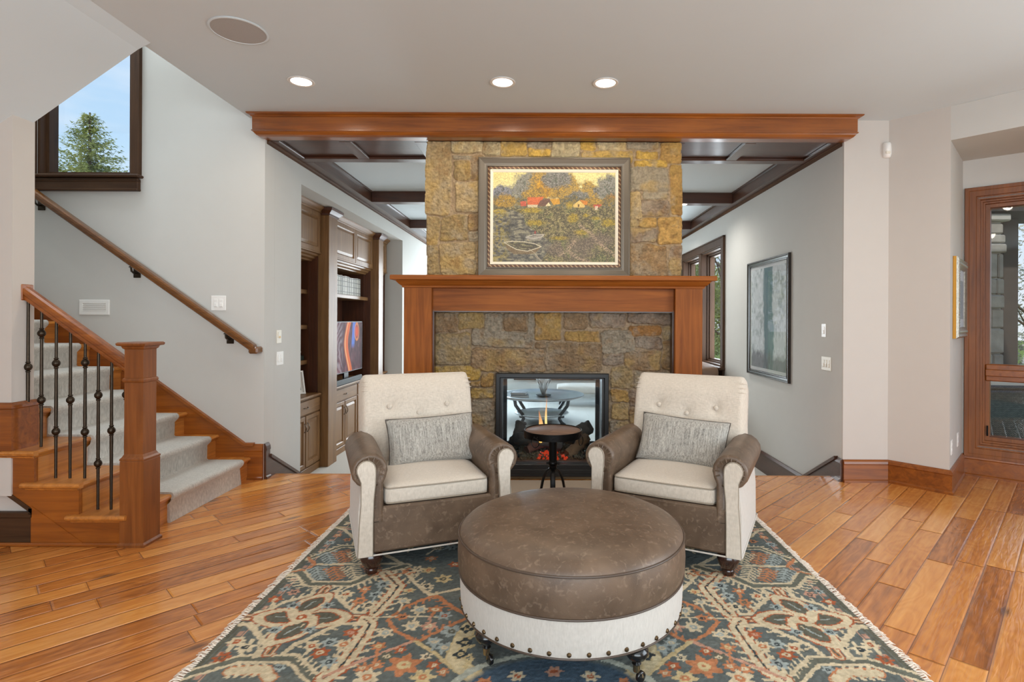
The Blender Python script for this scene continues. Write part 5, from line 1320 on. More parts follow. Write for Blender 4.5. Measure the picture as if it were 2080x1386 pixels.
    # feather leaves
    for q, (p, c) in enumerate([((1030, 500), LB), ((1150, 500), OR), ((1265, 490), CR), ((1105, 395), LB), ((1200, 385), OR), ((1300, 385), CR), ((1400, 390), LB), ((1400, 470), OR)]):
        leaf(p, .17, .055, c, c, math.radians(-60))
    # big flower cross
    def lobe(cx_, cy_, rx_, ry_, ang):
        nonlocal im
        x, y = W((cx_, cy_)); ca, sa = math.cos(ang), math.sin(ang)
        a = (U-x)*ca + (V-y)*sa; b = -(U-x)*sa + (V-y)*ca
        d = np.abs(a/rx_)**1.6 + np.abs(b/ry_)**1.6
        im = mixc(im, (d < 1.75)*1.0, OR2); im = mixc(im, (d < 1.55)*1.0, CR); im = mixc(im, (d < .80)*1.0, OR2); im = mixc(im, (d < .66)*1.0, GR); im = mixc(im, ((np.abs(b) < .004) & (np.abs(a) < rx_*.4))*1.0, LB)
    for P in ([(530, 805), (700, 803)], [(1180, 808), (1340, 805)], [(1000, 690), (1085, 600)], [(800, 900), (690, 1055)]):
        line(P, .052, OR2); line(P, .040, CR); line(P, .022, OR); line(P, .010, GR)
    lobe(790, 803, .105, .062, 0); lobe(1050, 808, .105, .062, 0); lobe(975, 715, .092, .055, math.radians(62)); lobe(850, 895, .098, .055, math.radians(62))
    flower((915, 803), .060, CR, OR2, 4); flower((860, 722), .034, LB); flower((1095, 722), .034, LB); flower((735, 890), .034, LB); flower((965, 888), .034, LB)
    teeth([(700, 770), (900, 775)], .014, CR, .03, .04, 1); teeth([(920, 850), (1150, 835)], .014, CR, .03, .04, -1)
    # ribbon to the medallion
    for P in ([(1480, 500), (1575, 590), (1530, 650), (1415, 775)], [(1345, 815), (1380, 860), (1290, 1000), (1170, 1160), (1060, 1225)]):
        line(P, .075, OR2); line(P, .060, CR); line(P, .014, OR); teeth(P, .018, CR, .065, .05, 1); teeth(P, .018, CR, .065, .05, -1); line(P, .008, DK)
    twin([(1345, 840), (1170, 850), (1000, 930), (870, 990), (790, 1055)], .028, CR, CR); teeth([(1170, 850), (1000, 930), (870, 990)], .014, CR, .04, .045, 1)
    line([(500, 850), (560, 850), (620, 920), (660, 1000), (600, 1070)], .028, CR); teeth([(560, 850), (660, 1000)], .014, CR, .05, .05, 1); line([(600, 860), (630, 850)], .02, CR)
    line([(580, 960), (500, 1060)], .018, CR); line([(480, 950), (410, 1035)], .018, CR)
    # diamonds
    D = [(1500, 825), (1600, 740), (1825, 650), (1960, 745), (2060, 800), (1980, 835), (1700, 972), (1560, 900), (1500, 825)]
    line(D, .020, OR); teeth(D[1:4], .012, OR, .030, .035, -1); teeth(D[5:7], .012, OR, .030, .035, -1)
    line([(1600, 470), (1690, 570), (1790, 650), (2080, 590)], .022, CR); teeth([(1600, 470), (1790, 650)], .013, CR, .045, .045, 1)
    line([(1060, 1212), (1450, 1055), (1680, 962)], .018, PK); line([(1690, 965), (1830, 1060), (1960, 1165), (2080, 1240)], .018, YE)
    line([(1330, 805), (1500, 800), (1880, 800)], .010, CR)
    # flowers on stems
    for (x, y), r, c, c2, stem in [((1470, 575), .042, LB, DK, (1430, 640)), ((1345, 612), .036, OR, CR, (1330, 660)), ((1222, 645), .040, CR, OR2, None), ((1312, 690), .038, OR, GR, (1255, 750)), ((1422, 645), .034, LB, DK, (1395, 700)),
        ((1372, 720), .038, CR, DK, (1345, 770)), ((470, 972), .040, CR, OR2, None), ((532, 1010), .044, CR, DK, None), ((990, 1000), .042, CR, OR2, (960, 1040)), ((1105, 975), .038, LB, DK, None), ((1205, 990), .046, CR, OR, (1150, 1080)),
        ((1040, 1048), .042, OR2, CR, None), ((1100, 1112), .040, LB, DK, None), ((1720, 752), .042, CR, LB, (1700, 800)), ((1825, 750), .040, OR, CR, (1800, 800)), ((1665, 862), .044, CR, LB, (1690, 800)), ((1785, 865), .040, PK, CR, (1790, 800)),
        ((1600, 800), .036, OR, DK, None), ((1885, 795), .040, LB, OR2, None), ((1485, 912), .040, CR, LB, None), ((1612, 692), .036, CR, LB, (1575, 760)), ((1252, 908), .038, OR2, PK, None), ((1440, 1002), .036, OR, YE, (1420, 1100)),
        ((1590, 1028), .030, OR2, CR, None), ((1500, 1072), .036, GR, CR, None), ((1335, 1150), .034, OR, CR, None), ((1430, 1130), .032, OR, CR, None), ((1612, 1132), .075, OR, YE, None), ((1820, 1132), .032, OR2, CR, None), ((1762, 1075), .026, CR, DK, None),
        ((1820, 970), .036, LB, CR, (1810, 1030)), ((1890, 1010), .040, LB, CR, (1870, 1060)), ((1940, 900), .050, LB, GR, None), ((735, 680), .036, OR2, CR, (700, 740)), ((860, 632), .034, PK, DK, None), ((800, 610), .028, LB, DK, None), ((640, 1000), .02, CR, DK, None),
        ((370, 1080), .038, OR2, GR, None), ((760, 1150), .030, LB, DK, None), ((1160, 240), .028, OR, CR, None), ((1110, 290), .034, LB, DK, None), ((1230, 270), .028, OR, DK, None), ((1800, 400), .038, OR, CR, None), ((1780, 480), .042, YE, OR, None),
        ((1880, 540), .050, YE, GR, None), ((1690, 500), .034, CR, DK, (1640, 560)), ((1770, 590), .036, CR, DK, None), ((1650, 620), .030, YE, OR, None), ((1960, 440), .040, OR2, CR, None), ((1360, 1215), .055, CR, OR, None), ((1740, 1215), .050, YE, OR, None), ((1880, 1180), .028, OR, CR, None)]:
        if stem: line([(x, y), stem], .012, c if c != OR2 else CR)
        flower((x, y), r, c, c2, 6, ph=x)
    # pale ribbon round the medallion and the orange comb
    P = [(2090, 850), (2050, 880), (2010, 950), (1950, 1085), (2010, 1150), (2120, 1230)]
    line(P, .075, YE); line(P, .058, (206, 190, 154)); teeth(P, .02, YE, .07, .07, 1)
    for p in ((2040, 885), (2025, 975), (1995, 1060)): flower(p, .034, DK, YE, 4)
    line([(430, 1170), (660, 1165), (700, 1225)], .060, OR); line([(430, 1170), (660, 1165), (700, 1225)], .045, CR); teeth([(420, 1165), (670, 1160)], .016, CR, .05, .032, 1); teeth([(420, 1165), (670, 1160)], .016, CR, .05, .032, -1)
    # ground beyond the traced area, behind and between the chairs
    rng = np.random.RandomState(8)
    for k in range(60):
        x = rng.uniform(-.98, .02); y = rng.uniform(2.95, 3.95); c = [LB, CR, OR, PK, YE][rng.randint(5)]
        if x > -1.0 and y < 3.3 and rng.rand() < .5: continue
        flower((x, y), rng.uniform(.022, .045), c, DK, 6, True, rng.uniform(0, 6))
        if k % 2: line([(x, y), (x + rng.uniform(-.12, .12), y - rng.uniform(.05, .12))], .012, c, world=True)
    # medallion under the ottoman front
    dm = np.hypot((U-cxm)/.36, (V-1.98)/.24)
    md = np.clip((1-dm)*12, 0, 1); im = mixc(im, md, (76, 92, 106)); im = mixc(im, (np.abs(dm-1.08) < .05)*1.0, (176, 178, 164))
    for (x, y), c in (((-.10, 2.10), CR), ((-.22, 2.06), OR), ((.04, 2.13), PK), ((-.16, 1.99), LB), ((-.02, 2.02), CR)): flower((x, y), .035, c, OR2, 6, True)
    im = im*(0.74 + .52*ns2)*(.88 + .24*ns)
    Z = .010 + .0035*(ns2[..., 0]) 
    o = grid_mesh('area_rug', X, Y, Z, im, vcol('wool_pile', .95, .5, 260, 0, .05, .10), None)
    # rest of the rug in front of the traced area (under and behind the viewer) and its body
    t_ = tag(o, 'large slate blue wool rug with cream and rust vine pattern under the chairs', 'rug')
    b = MB(); b.box(RX0, RX1, RY0, RY1, .0005, .0085); b.build('backing', plain('rug_backing', (92, 98, 100), .95), o)
    # fringe of knotted tufts along both long sides
    rg = random.Random(3)
    for side, xe in ((-1, RX0), (1, RX1)):
        mb = MB(); y = 1.75
        while y < RY1 - .01:
            y += rg.uniform(.009, .014)
            for q in range(2):
                L_ = rg.uniform(.022, .048); dy = rg.uniform(-.02, .02)
                mb.tube([(xe - side*.004, y, .009), (xe + side*L_*.5, y + dy*.4, .010 + rg.uniform(0, .008)), (xe + side*L_, y + dy, .004)], [.0030, .0028, .0016], 5)
        f = mb.build('fringe', plain('fringe_wool', (222, 208, 192), .95), o, smooth=True); f['kind'] = 'stuff'
rug()

# ============================================================ BUILT-IN CABINETS (left wall of the living room)
def XM(y, z, x): return Matrix(((0, 0, 1, x), (1, 0, 0, y), (0, 1, 0, z), (0, 0, 0, 1)))   # (u->y, v->z, out->+x)
M_PULL = plain('bronze_pull', (96, 84, 74), .28, metal=.9)
def raised_door(par, name, x, y0, y1, z0, z1, fw=.055, mat=None):
    w, h = y1-y0, z1-z0; mb = MB(); M = XM((y0+y1)/2, (z0+z1)/2, x)
    frame(mb, w, h, [(0, 0), (0, .016), (.004, .020), (fw-.012, .020), (fw-.004, .012), (fw, .006), (fw, 0)], M)
    a, b = w/2-fw, h/2-fw
    mb.box(-a, a, -b, b, 0, .004, M)
    k = min(.035, a*.5, b*.5)
    mb.loft([[M @ Vector(p) for p in ((-a+i, -b+i, d), (a-i, -b+i, d), (a-i, b-i, d), (-a+i, b-i, d))] for i, d in ((.006, .004), (k, .015), (k+.001, .015))])
    return mb.build(name, mat or M_CAB, par)
def pull(par, y, z, x, vert=True, L_=.10):
    mb = MB(); pts = []
    for k in range(11):
        f = -1 + 2*k/10; d = .026*(1-f*f) + .001
        pts.append((x+d, y + (0 if vert else f*L_/2), z + (f*L_/2 if vert else -.006*(1-f*f))))
    mb.tube(pts, [.0055 if k in (0, 10) else .0042 for k in range(11)], 8)
    return mb.build('handle', M_PULL, par, smooth=True)
XF, XB = -2.645, -3.11
def bay(y0, y1, label, shelves, doors, drawers, udoors, sx=-2.78, shelf_x=None):
    t = thing('built_in_cabinet', label, 'cabinet', (XF, (y0+y1)/2, -.38))
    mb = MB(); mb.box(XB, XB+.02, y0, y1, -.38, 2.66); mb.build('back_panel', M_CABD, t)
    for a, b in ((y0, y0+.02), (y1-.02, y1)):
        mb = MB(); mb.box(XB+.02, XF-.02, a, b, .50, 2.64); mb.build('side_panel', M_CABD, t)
    mb = MB(); mb.box(XB+.02, XF-.002, y0, y1, -.38, .470); mb.build('base', M_CAB, t)
    mb = MB(); mb.bbox(XF-.002, XF+.012, y0, y1, -.38, -.30, .004); mb.build('plinth', M_CABY, t)
    mb = MB(); mb.bbox(XB+.02, XF+.035, y0, y1, .470, .500, .010); mb.build('countertop', M_CABY, t)
    for a, b in drawers:
        mb = MB(); mb.bbox(XF-.002, XF+.018, a, b, .300, .452, .006); d = mb.build('drawer', M_CABY, t); pull(d, (a+b)/2, .378, XF+.017, False, .10)
    for k, (a, b) in enumerate(doors):
        d = raised_door(t, 'door', XF-.002, a, b, -.285, .285); pull(d, b-.028 if k % 2 == 0 else a+.028, .16, XF+.017)
    mb = MB(); mb.box(XB+.02, XF-.004, y0, y1, 2.12, 2.62); mb.build('upper_box', M_CAB, t)
    for a, b in udoors: raised_door(t, 'upper_door', XF-.004, a, b, 2.135, 2.60, .065)
    mb = MB(); mb.loft([[(XB+.02, y0, z), (XF+d, y0, z), (XF+d, y1, z), (XB+.02, y1, z)] for d, z in ((-.09, 2.035), (-.085, 2.05), (-.05, 2.065), (-.045, 2.085), (-.015, 2.095), (-.01, 2.115), (.018, 2.120), (.018, 2.135))])
    mb.build('light_rail', M_CABY, t)
    mb = MB(); mb.loft([[(XB+.02, y0, z), (XF+d, y0, z), (XF+d, y1, z), (XB+.02, y1, z)] for d, z in ((.018, 2.60), (.024, 2.605), (.026, 2.62), (.05, 2.638), (.066, 2.65), (.07, 2.668))]); mb.build('crown', M_CABY, t)
    for z in shelves:
        mb = MB(); mb.bbox(XB+.02, shelf_x or sx, y0+.02, y1-.02, z-.05, z, .004); mb.build('shelf', M_CABY, t)
    mb = MB(); 
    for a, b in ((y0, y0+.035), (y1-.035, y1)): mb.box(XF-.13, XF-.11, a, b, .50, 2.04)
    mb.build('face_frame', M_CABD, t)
    return t
bay(5.41, 6.52, 'near built-in cabinet bay with open shelves, partly hidden by the white wall end', [1.70, 1.29, .88], [(5.72, 6.10), (6.12, 6.50)], [(5.72, 6.50)], [(5.72, 6.50)])
bay(6.79, 8.48, 'middle built-in cabinet bay holding the television and plaid books', [1.69], [(6.84, 7.30), (7.32, 7.78), (7.82, 8.12), (8.14, 8.45)], [(6.84, 7.78), (7.82, 8.45)], [(6.80, 7.70), (7.71, 8.47)], shelf_x=-2.70)
bay(8.71, 9.23, 'narrow far built-in cabinet bay beside the mantel end', [1.64, 1.28, .93], [(8.73, 8.96), (8.98, 9.21)], [(8.73, 9.21)], [(8.73, 9.21)])
for a, b, lab in ((6.52, 6.79, 'tall olive-brown cabinet pilaster left of the television'), (8.48, 8.71, 'tall cabinet pilaster right of the television')):
    t = thing('cabinet_pilaster', lab, 'pilaster', (-2.6, (a+b)/2, -.38))
    mb = MB(); mb.bbox(XB+.02, -2.54, a, b, -.38, 2.60, .004); mb.build('post', M_CAB, t)
    mb = MB(); mb.loft([[(XB+.02, a-o, z), (-2.54+o, a-o, z), (-2.54+o, b+o, z), (XB+.02, b+o, z)] for o, z in ((.0, 2.575), (.010, 2.580), (.012, 2.598), (.034, 2.618), (.052, 2.632), (.056, 2.662))]); mb.build('capital', M_CABD, t)
# books
M_SPN = plain('white_spine', (226, 224, 216), .5); M_SPB = plain('black_band', (34, 34, 36), .5)
rg = random.Random(11)
y = 6.90
pos = ['leftmost beside the pilaster'] 
nb = 16
for k in range(nb):
    w_ = .078 + rg.uniform(-.006, .008); h_ = .252 + rg.uniform(-.006, .006)
    t = thing('book', 'tall white book with black bands, one of the matching row above the television', 'book', (-2.80, y + w_/2, 1.690), 0, 'plaid-spined books on the shelf above the television')
    mb = MB(); mb.bbox(-2.94, -2.715, y, y+w_-.005, 1.6905, 1.690+h_, .004); mb.build('cover', M_SPN, t)
    mb = MB()
    for q in (.035, .11, .175, h_-.02): mb.box(-2.7152, -2.7135, y+.002, y+w_-.007, 1.69+q, 1.69+q+.007)
    for q in (.012, w_*.5, w_-.016): mb.box(-2.7152, -2.7133, y+q, y+q+(.005 if k % 3 else .009), 1.692, 1.688+h_)
    mb.build('spine_bands', M_SPB, t)
    y += w_ + .0015
# television
def tv_img():
    ny_, nz_ = 220, 130
    Yg, Zg = np.meshgrid(np.linspace(6.925, 8.075, ny_), np.linspace(.655, 1.315, nz_))
    u = (Yg-7.2)/.875; v = (Zg-.655)/.66          # visible part: u 0..1
    n = fbm(u*3, v*3, 4, 5); sw = (u + .25*np.sin(v*3.2+.6) + (n-.5)*.35)
    st_ = .5+.5*np.sin(sw*46 + v*5); im = np.ones((nz_, ny_, 3))*S((96, 52, 62)); im = mixc(im, st_*.6, (58, 30, 42)); im = mixc(im, np.clip((fbm(u*8, v*3, 3, 6)-.55)*5, 0, .6), (150, 96, 104))
    rib = .42 + .10*np.sin(v*4.4+2.2) ; im = mixc(im, np.clip((.10 - np.abs(u-rib+.06))*30, 0, 1), (240, 112, 40)); im = mixc(im, np.clip((.022 - np.abs(u-rib+.10))*60, 0, 1), (255, 206, 140))
    blue = .50 + .12*v; im = mixc(im, np.clip((.085 - np.abs(u-blue))*30, 0, 1)*np.clip((v-.45)*9, 0, 1), (98, 132, 226)); im = mixc(im, np.clip((.085-np.hypot((u-.74), (v-.80)*.55))*26, 0, 1), (236, 92, 36)); im = mixc(im, np.clip((.02-np.abs(np.hypot((u-.74), (v-.80)*.55)-.095))*80, 0, .8), (250, 150, 80))
    im = mixc(im, np.clip((.16-u)*6, 0, .7)*st_, (176, 160, 168)); im = mixc(im, np.clip((u-.86)*6, 0, .8), (40, 18, 24))
    X_ = np.full(Yg.shape, -2.6585)
    return X_, Yg, Zg, im
t = thing('television', 'flat television showing an orange and violet canyon picture in the middle cabinet bay', 'television', (-2.68, 7.5, .50))
mb = MB(); mb.bbox(-2.70, -2.660, 6.91, 8.09, .640, 1.33, .006); mb.build('housing', M_BLACK, t)
X_, Yg, Zg, im = tv_img(); grid_mesh('screen', X_, Yg, Zg, im, vcol('screen_picture', .5, 0, 50, 0.75, 0.03), t)
mb = MB(); mb.bbox(-2.80, -2.62, 7.2, 7.8, .501, .515, .005); mb.box(-2.70, -2.68, 7.42, 7.58, .51, .66); mb.build('stand', M_BLACK, t)
mb = MB(); mb.bbox(-2.655, -2.612, 6.93, 7.95, .501, .572, .010); tag(mb.build('soundbar', plain('soundbar_cloth', (58, 62, 64), .6)), 'dark grey soundbar on the counter below the television', 'soundbar')
# small things on the shelves
mb = MB(); mb.bbox(-2.90, -2.80, 6.30, 6.46, .881, .935, .004); tag(mb.build('keepsake_box', plain('dark_green_box', (42, 52, 44), .4)), 'small dark box on the lowest shelf of the near cabinet bay', 'box')
t = thing('silver_bowl', 'small silver domed bowl on the dark keepsake box', 'bowl', (-2.85, 6.38, .936)); mb = MB(); mb.lathe([(.018, 0), (.02, .004), (.010, .010), (.040, .030), (.046, .042)], (-2.85, 6.38, .936), 20); mb.build('bowl', M_STEEL, t, smooth=True); mb = MB(); mb.lathe([(.046, .042), (.040, .055), (.02, .066), (.001, .070)], (-2.85, 6.38, .936), 20); mb.build('lid', M_STEEL, t, smooth=True)
def photo(name, lab, c, w, h, rz, tilt, fm, pm, fw=.022):
    t = thing(name, lab, 'picture frame', c)
    M = Matrix.Translation(c) @ Euler((0, 0, rz)).to_matrix().to_4x4() @ Euler((math.radians(90-tilt), 0, 0)).to_matrix().to_4x4() @ Matrix.Translation((0, h/2, 0))
    mb = MB(); frame(mb, w, h, [(0, -.008), (0, .006), (.004, .009), (fw-.004, .009), (fw, .004), (fw, -.008)], M); mb.build('frame', fm, t)
    mb = MB(); mb.box(-w/2+.006, w/2-.006, -h/2+.006, h/2-.006, -.007, -.003, M); mb.build('mat', M_WHITE, t)
    mb = MB(); mb.box(-w/2+fw*2.2, w/2-fw*2.2, -h/2+fw*2.2, h/2-fw*2.2, -.003, -.001, M); mb.build('picture', pm, t)
    return t
photo('photo_frame', 'white-framed photo leaning on the near cabinet counter', (-2.80, 6.26, .502), .22, .27, math.radians(52), 14, M_WHITE, plain('dark_photo', (76, 80, 88), .5, noise=.4, nscale=20))
photo('photo_frame', 'small white card leaning on the upper middle shelf of the near cabinet bay', (-2.88, 6.36, 1.292), .11, .15, math.radians(52), 12, M_WHITE, plain('pale_photo', (190, 186, 176), .5, noise=.2, nscale=20), .010)
t = thing('figurine', 'twisted silver figurine on the far cabinet counter', 'figurine', (-2.685, 9.05, .5)); mb = MB()
mb.tube([(-2.685 + .016*math.sin(k*.9), 9.03 + .014*math.cos(k*1.1), .52 + k*.016) for k in range(11)], [.012, .02, .026, .024, .016, .014, .02, .022, .015, .01, .004], 12); mb.build('body', M_STEEL, t, smooth=True)
mb = MB(); mb.lathe([(.035, 0), (.035, .008), (.012, .022)], (-2.685, 9.03, .501), 18); mb.build('base', M_BLACK, t, smooth=True, ang=40)
mb = MB(); mb.lathe([(.012, 0), (.022, .012), (.018, .03), (.008, .04), (.012, .05), (.001, .056)], (-2.80, 9.08, .931), 16); tag(mb.build('trinket', M_STEEL, None, smooth=True), 'tiny silver trinket on the lowest shelf of the far cabinet bay', 'ornament')

# ============================================================ WALL PLATES, VENT, SENSOR, PICTURES
def WM(c, d):   # d: direction out of the wall (unit, horizontal)
    d = Vector((d[0], d[1], 0)).normalized(); u = Vector((-d.y, d.x, 0))
    return Matrix(((u.x, 0, d.x, c[0]), (u.y, 0, d.y, c[1]), (0, 1, 0, c[2]), (0, 0, 0, 1)))
def plate(lab, c, d, w, h, n=1, kind='rocker', cat='light switch', mat=None, name='light_switch'):
    M = WM(c, d); t = thing(name, lab, cat, c)
    mb = MB(); mb.bbox(-w/2, w/2, -h/2, h/2, .0, .006, .002, M); mb.build('wall_plate', mat or M_WHITE, t)
    for k in range(n):
        u = (k-(n-1)/2)*.046; mb = MB()
        if kind == 'rocker':
            mb.bbox(u-.0165, u+.0165, -.034, .034, .005, .009, .0015, M); mb.bbox(u-.013, u+.013, -.030, .002, .008, .0125, .002, M); mb.build('rocker', mat or M_WHITE, t)
        elif kind == 'outlet':
            for v in (-.02, .02): mb.lathe([(.016, .005), (.0155, .008), (.001, .008)], (u, v, 0), 18, M)
            mb.build('socket', mat or M_WHITE, t)
        else:
            mb.bbox(u-w*.28, u+w*.28, -h*.1, h*.36, .005, .012, .002, M); mb.build('screen', M_CREAM, t)
            mb = MB(); mb.bbox(u-w*.15, u+w*.15, -h*.12, h*.05, .010, .014, .001, M); mb.build('dial', plain('amber_dial', (214, 180, 120), .4), t)
    return t
x, z = onp(444.5, 616, 4.70); plate('white double rocker switch on the stair wall', (x, 4.70, z), (0, -1), .125, .125, 2)
def onL(px, py):   # left living wall
    dx, dy = px-1107, py-650; dx, dy = dx+dy*RA, dy-dx*RA; Y = XL*F/dx; return (XL, Y, H-dy*Y/F)
def onR(px, py):
    dx, dy = px-1107, py-650; dx, dy = dx+dy*RA, dy-dx*RA; Y = XR*F/dx; return (XR, Y, H-dy*Y/F)
plate('small cream thermostat above the switch on the white wall end', onL(566, 684), (1, 0), .085, .118, 1, 'stat', 'thermostat', M_CREAM, 'thermostat')
plate('white double switch on the white wall end beside the cabinets', onL(568, 728), (1, 0), .122, .120, 2)
plate('white single wall control above the triple switch on the right wall', onR(1674, 671.5), (-1, 0), .075, .120, 1, 'rocker', 'wall control', None, 'wall_control')
plate('cream triple switch on the right living room wall', onR(1679, 739), (-1, 0), .165, .122, 3, mat=M_CREAM)
jd = (P2-P1).normalized(); jn = Vector((-jd.y, jd.x))   # out of the jamb, into the niche
if jn.dot(Vector((1, -1))) < 0: jn = -jn
def onJ(px, py):
    dx, dy = px-1107, py-650; dx, dy = dx+dy*RA, dy-dx*RA; r = dx/F
    s_ = (r*P1.y - P1.x)/(jd.x - r*jd.y); X = P1.x+jd.x*s_; Y = P1.y+jd.y*s_; return (X, Y, H-dy*Y/F)
plate('white outlet low on the niche side wall, nearer the corner', onJ(1932, 909), jn, .075, .118, 1, 'outlet', 'outlet', None, 'outlet')
plate('white outlet low on the niche side wall, nearer the window', onJ(1944.5, 893), jn, .075, .118, 1, 'outlet', 'outlet', None, 'outlet')
# return-air vent
x, z = onp(192.5, 624.5, 4.70); t = thing('wall_vent', 'white louvred air vent on the stair wall', 'vent', (x, 4.70, z)); M = WM((x, 4.70, z), (0, -1))
mb = MB(); frame(mb, .255, .128, [(0, 0), (0, .006), (.004, .008), (.028, .008), (.030, .004), (.030, 0)], M); mb.box(-.1, .1, -.04, .04, .0, .002, M); mb.build('frame', M_WHITE, t)
for k in range(5):
    v = -.032 + k*.016; mb = MB(); mb.box(-.098, .098, -.0055, .0055, -.001, .001, M @ Matrix.Translation((0, v, .006)) @ Euler((math.radians(38), 0, 0)).to_matrix().to_4x4()); mb.build('louvre', M_WHITE, t)
# motion sensor in the corner
x, z = onp(1806, 304, 4.66); t = thing('motion_sensor', 'white motion sensor high in the wall corner', 'sensor', (x, 4.67, z))
mb = MB(); M = WM((x, 4.695, z), (-.28, -1))
lo = []
for v, w_, d in ((-.062, .020, .018), (-.058, .030, .032), (-.03, .035, .046), (.02, .035, .050), (.055, .033, .044), (.064, .028, .034)):
    lo.append([M @ Vector((w_*math.cos(a), v, max(0, d*math.sin(a)))) for a in [PI*k/12 for k in range(13)]])
mb.loft(lo); mb.build('housing', M_WHITE, t, smooth=True, ang=50)
mb = MB(); mb.bbox(-.018, .018, -.035, -.012, .038, .050, .004, M); mb.build('lens', M_CREAM, t)
mb = MB(); mb.bbox(-.03, .03, -.05, .05, -.012, .004, .002, M); mb.build('bracket', M_WHITE, t)

# large framed print on the right wall of the living room
ya_, yb_ = 5.70, 6.87; za_, zb_ = .715, 2.065
t = thing('framed_print', 'tall dark-framed print under glass, window reflection painted into its picture, on the right living room wall', 'framed print', (XR, 6.28, za_))
M = WM((XR, (ya_+yb_)/2, (za_+zb_)/2), (-1, 0)); PWd, PHt = yb_-ya_, zb_-za_
mb = MB(); frame(mb, PWd, PHt, [(0, 0), (0, .022), (.006, .030), (.018, .030), (.024, .022), (.040, .018), (.050, .024), (.058, .022), (.062, .012), (.062, 0)], M)
mb.build('frame', wood('ebony_frame', (26, 22, 20), (50, 42, 38), 'z', rough=.22, coat=.6), t)
mb = MB(); mb.box(-PWd/2+.05, PWd/2-.05, -PHt/2+.05, PHt/2-.05, .002, .006, M); mb.build('mat', plain('grey_mat', (206, 208, 208), .8), t)
nyy, nzz = 120, 150
Ug, Vg = np.meshgrid(np.linspace(-1, 1, nyy), np.linspace(-1, 1, nzz))
im = np.ones((nzz, nyy, 3))*S((206, 212, 214)); nn1 = fbm(Ug*6, Vg*7, 5, 91); nn2 = fbm(Ug*20, Vg*12, 4, 92)
im = mixc(im, np.clip((nn1-.45)*3, 0, .8), (146, 158, 158)); im = mixc(im, np.clip((nn2-.5)*4, 0, .7), (226, 232, 234)); im = mixc(im, np.clip((.30-np.abs(-Ug+.05-.04*np.sin(Vg*3)+(nn1-.5)*.15))*12, 0, .9), (92, 124, 130)); im = mixc(im, np.clip((-.62-Vg+(nn1-.5)*.3)*5, 0, .8), (110, 112, 116))  # pale tones and teal band: window reflection painted into the print's colours
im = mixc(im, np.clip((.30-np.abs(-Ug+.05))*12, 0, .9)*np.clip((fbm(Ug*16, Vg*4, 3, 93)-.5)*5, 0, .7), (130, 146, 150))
uw, vh = PWd/2-.10, PHt/2-.10
o = grid_mesh('print', np.full(Ug.shape, XR-.0075), (ya_+yb_)/2 - Ug*uw, (za_+zb_)/2 + Vg*vh, im, vcol('print_and_reflection', .8, 0, 50), t)
mb = MB(); mb.box(-PWd/2+.055, PWd/2-.055, -PHt/2+.055, PHt/2-.055, .013, .015, M); mb.build('glass', glass('print_glass', .07), t)
# small ornate frame on the niche side wall
a = onJ(1935, 604); b = onJ(1956, 604); c = Vector(((a[0]+b[0])/2, (a[1]+b[1])/2, 0)); Wd = (Vector(a)-Vector(b)).length
zt_ = onJ(1935, 520)[2]; zb2 = onJ(1935, 688)[2]
c.z = (zt_+zb2)/2; Hh = zt_-zb2; M = WM(c, jn)
t = thing('ornate_frame', 'small picture in an ornate silver frame with gilt edge on the niche side wall', 'framed picture', tuple(c))
mb = MB(); frame(mb, Wd, Hh, [(0, 0), (0, .022), (.003, .025)], M); mb.box(-Wd/2, Wd/2, -Hh/2, Hh/2, .0, .004, M); mb.build('gilt_edge', plain('gilt', (206, 150, 62), .3, metal=.5), t)
mb = MB(); frame(mb, Wd-.004, Hh-.004, [(0, .004), (0, .024), (.012, .040), (.030, .032), (.052, .042), (.074, .030), (.088, .022), (.088, .004)], M)
k = 0
for s_ in np.arange(-Hh/2+.02, Hh/2-.01, .022):
    for q in (-1, 1): mb.lathe([(.001, .008), (.009, .005), (.012, 0)], (0, 0, 0), 6, M @ Matrix.Translation((q*(Wd/2-.052), s_, .038)))
for s_ in np.arange(-Wd/2+.03, Wd/2-.02, .022):
    for q in (-1, 1): mb.lathe([(.001, .008), (.009, .005), (.012, 0)], (0, 0, 0), 6, M @ Matrix.Translation((s_, q*(Hh/2-.052), .038)))
mb.build('silver_moulding', plain('aged_silver', (168, 162, 150), .35, metal=.7, noise=.35, nscale=60, bump=.6, bscale=90), t)
mb = MB(); mb.box(-Wd/2+.05, Wd/2-.05, -Hh/2+.05, Hh/2-.05, .010, .014, M); mb.build('mat', plain('silver_mat', (196, 198, 204), .6), t)
mb = MB(); mb.box(-Wd/2+.15, Wd/2-.15, -Hh/2+.16, Hh/2-.18, .014, .016, M); mb.build('picture', plain('grey_engraving', (150, 154, 160), .7, noise=.3, nscale=30), t)

# ============================================================ CEILING FITTINGS
M_LENS = plain('lit_lens', (255, 246, 230), .4, emit=(255, 244, 226), estr=14.0)
def downlight(x, y, lab, grp='recessed ceiling lights', e=22):
    t = thing('recessed_light', lab, 'ceiling light', (x, y, CEIL), 0, grp)
    mb = MB(); mb.lathe([(.068, -.001), (.090, -.001), (.092, -.004), (.088, -.007), (.072, -.006), (.068, -.002)], (x, y, CEIL), 36); mb.build('trim_ring', M_WHITE, t, smooth=True, ang=40)
    mb = MB(); mb.lathe([(.001, -.0035), (.070, -.0035), (.070, -.0012), (.001, -.0012)], (x, y, CEIL), 32); mb.build('lens', M_LENS, t)
    d = bpy.data.lights.new('downlight', 'SPOT'); d.energy = e; d.color = WARM; d.spot_size = math.radians(179); d.spot_blend = .45; d.shadow_soft_size = .06
    o = bpy.data.objects.new('downlight', d); COL.objects.link(o); o.location = (x, y, CEIL-.02)
